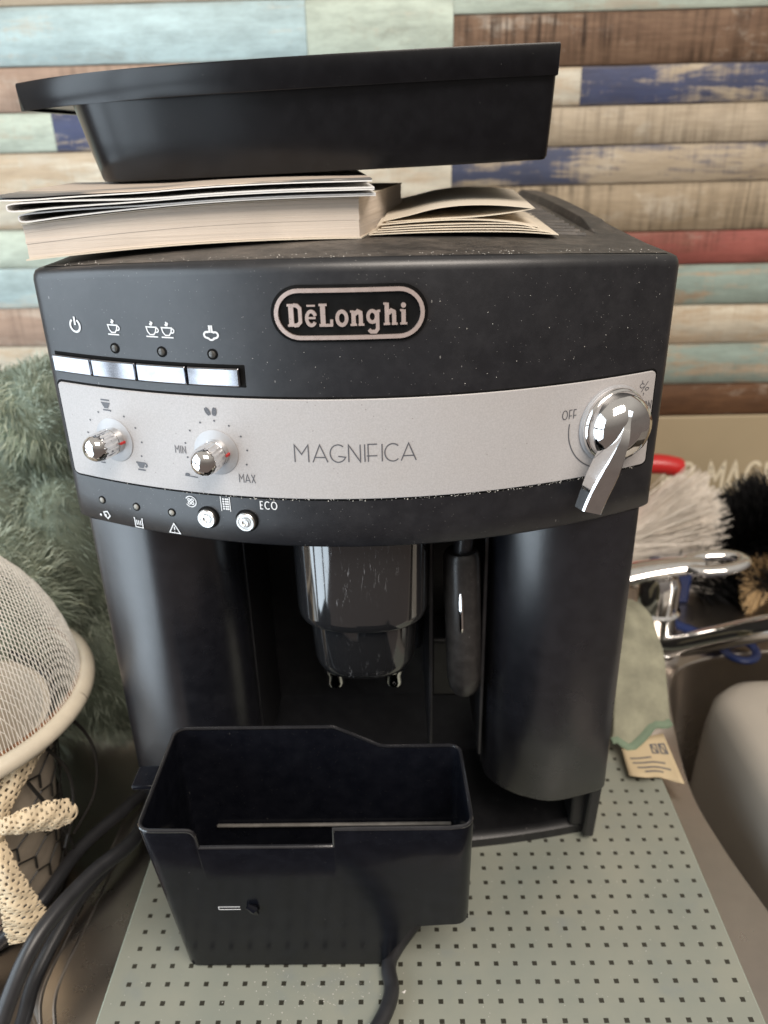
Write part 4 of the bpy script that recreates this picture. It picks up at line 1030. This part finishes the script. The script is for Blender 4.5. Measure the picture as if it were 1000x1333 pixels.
SS = thing('scissors', 'blue handled scissors lying on the sink edge under the tap spout', 'scissors')
m = MB(); m.tube([(.3085+.0135*math.cos(2*PI*i/32), .2135+.0165*math.sin(2*PI*i/32), .0010) for i in range(33)], .0038, 10, False, .8); m.build('handle_ring', 'blue', SS)
m = MB(); P = spline([(.2965, .2200, .0010), (.288, .2300, .0010), (.272, .2480, .0015), (.262, .2560, .003)], 5); m.tube(P, [.0045, .005, .006, .0062, .0065, .0065, .006, .006, .0055, .0055, .005, .005, .005, .005, .004, .004][:len(P)], 10, True, .7); m.build('handle_shank', 'blue', SS)
m = MB(); m.add([(.262, .252, .001), (.258, .262, .001), (.200, .300, -.002), (.262, .252, .003), (.258, .262, .003), (.200, .300, -.001)], [(0, 2, 1), (3, 4, 5), (0, 1, 4, 3), (1, 2, 5, 4), (2, 0, 3, 5)]); m.build('blade', 'chrome', SS)
CN = MB().box(.262, .296, .300, .330, -.0068, .030).build('blue_box', 'blue', None, bevel=.003)
tag(CN, 'small dark blue box standing behind the tap body', 'box')

TU = thing('plastic_tub', 'pale grey plastic tub turned upside down in the sink', 'tub')
def rr(cx, cy, hx_, hy_, r_, z_, n=8):
    out = []
    for qx, qy, a0 in ((1, 1, 0), (-1, 1, 90), (-1, -1, 180), (1, -1, 270)):
        for i in range(n+1):
            a_ = math.radians(a0+90*i/n); out.append((cx+qx*(hx_-r_)+r_*math.cos(a_), cy+qy*(hy_-r_)+r_*math.sin(a_), z_))
    return out
TCX, TCY = .3560, .045
m = MB(); m.loft([rr(TCX, TCY, hx_, hy_, r_, z_) for hx_, hy_, r_, z_ in ((.112, .122, .03, -.1625), (.112, .122, .03, -.158), (.107, .117, .03, -.156), (.1035, .1135, .032, -.02), (.1015, .1115, .033, .004), (.097, .107, .034, .014), (.090, .100, .034, .0190), (.080, .09, .03, .0200))], True, False, True)
m.build('tub_body', 'grey_pl', TU, ang=50)
m = MB(); m.tube(rr(TCX, TCY, .072, .082, .03, .0202)+[rr(TCX, TCY, .072, .082, .03, .0202)[0]], .0012, 6, False); m.build('base_ring', 'grey_pl', TU)
m = MB(); m.lathe([(0, .0), (.030, 0), (.046, .004), (.056, .014), (.0565, .015), (.047, .0055), (.030, .0015), (0, .0015)], Matrix.Translation((.262, .075, -.1625)) @ Matrix.Rotation(math.radians(-38), 4, 'Y') @ Matrix.Translation((.02, 0, .0)), 40)
tag(m.build('saucer', 'pale_pl', None), 'pale round dish leaning in the sink against the grey tub', 'dish')

# ------------------------------------------------------------------ dust and crumbs
def flake(m, c, r_, nrm_):
    n_ = Vector(nrm_); a_ = n_.orthogonal().normalized(); b_ = n_.cross(a_); k = random.randint(3, 5); ph_ = random.uniform(0, 6)
    base_ = [Vector(c)+(a_*math.cos(ph_+2*PI*i/k)+b_*math.sin(ph_+2*PI*i/k))*r_*random.uniform(.6, 1.2) for i in range(k)]
    m.add(base_+[Vector(c)+n_*r_*.6], [(i, (i+1) % k, k) for i in range(k)])
M['dust'] = simple('pale_dust', (.55, .52, .47), .9, nz=.2, scale=400)
m = MB()
for i in range(240):   # dust caught along the lower edge of the silver strip, thickest towards the steam knob
    x_ = -.13+.262*random.random()**.55; flake(m, FM(x_, .2606+random.uniform(-.0006, .0006), .0004), random.uniform(.0001, .0004), nrm(x_))
for i in range(70):    # lint on the front
    x_ = random.uniform(-.05, .135); flake(m, FM(x_, random.uniform(.31, .35), .0001), random.uniform(.0001, .00025), nrm(x_))
for i in range(160):   # dust along the front edge of the top
    x_ = random.uniform(-.13, .13); flake(m, (x_, yc(x_)+random.uniform(.004, .018), ztop(x_)+.0001), random.uniform(.00015, .0004), (0, 0, 1))
m.build('dust', 'dust', CMX, smooth=False, kind='stuff')
m = MB()
for i in range(150):
    flake(m, (random.gauss(-.030, .022), random.gauss(-.088, .010), .0001), random.uniform(.00012, .00042), (0, 0, 1))
for i in range(60):
    flake(m, (random.uniform(-.12, .18), random.uniform(-.115, .0), .0001), random.uniform(.0001, .0003), (0, 0, 1))
cr = m.build('crumbs', 'dust', None, smooth=False)
tag(cr, 'pale crumbs scattered on the glass board in front of the bin', 'crumbs', kind='stuff')
m = MB(); flake(m, (.0165, -.0865, .0001), .0011, (0, 0, 1)); flake(m, (.0171, -.0858, .0001), .0008, (.2, 0, 1))
tag(m.build('crumb', 'paper_w', None, smooth=False), 'single larger white crumb beside the front cord', 'crumb')
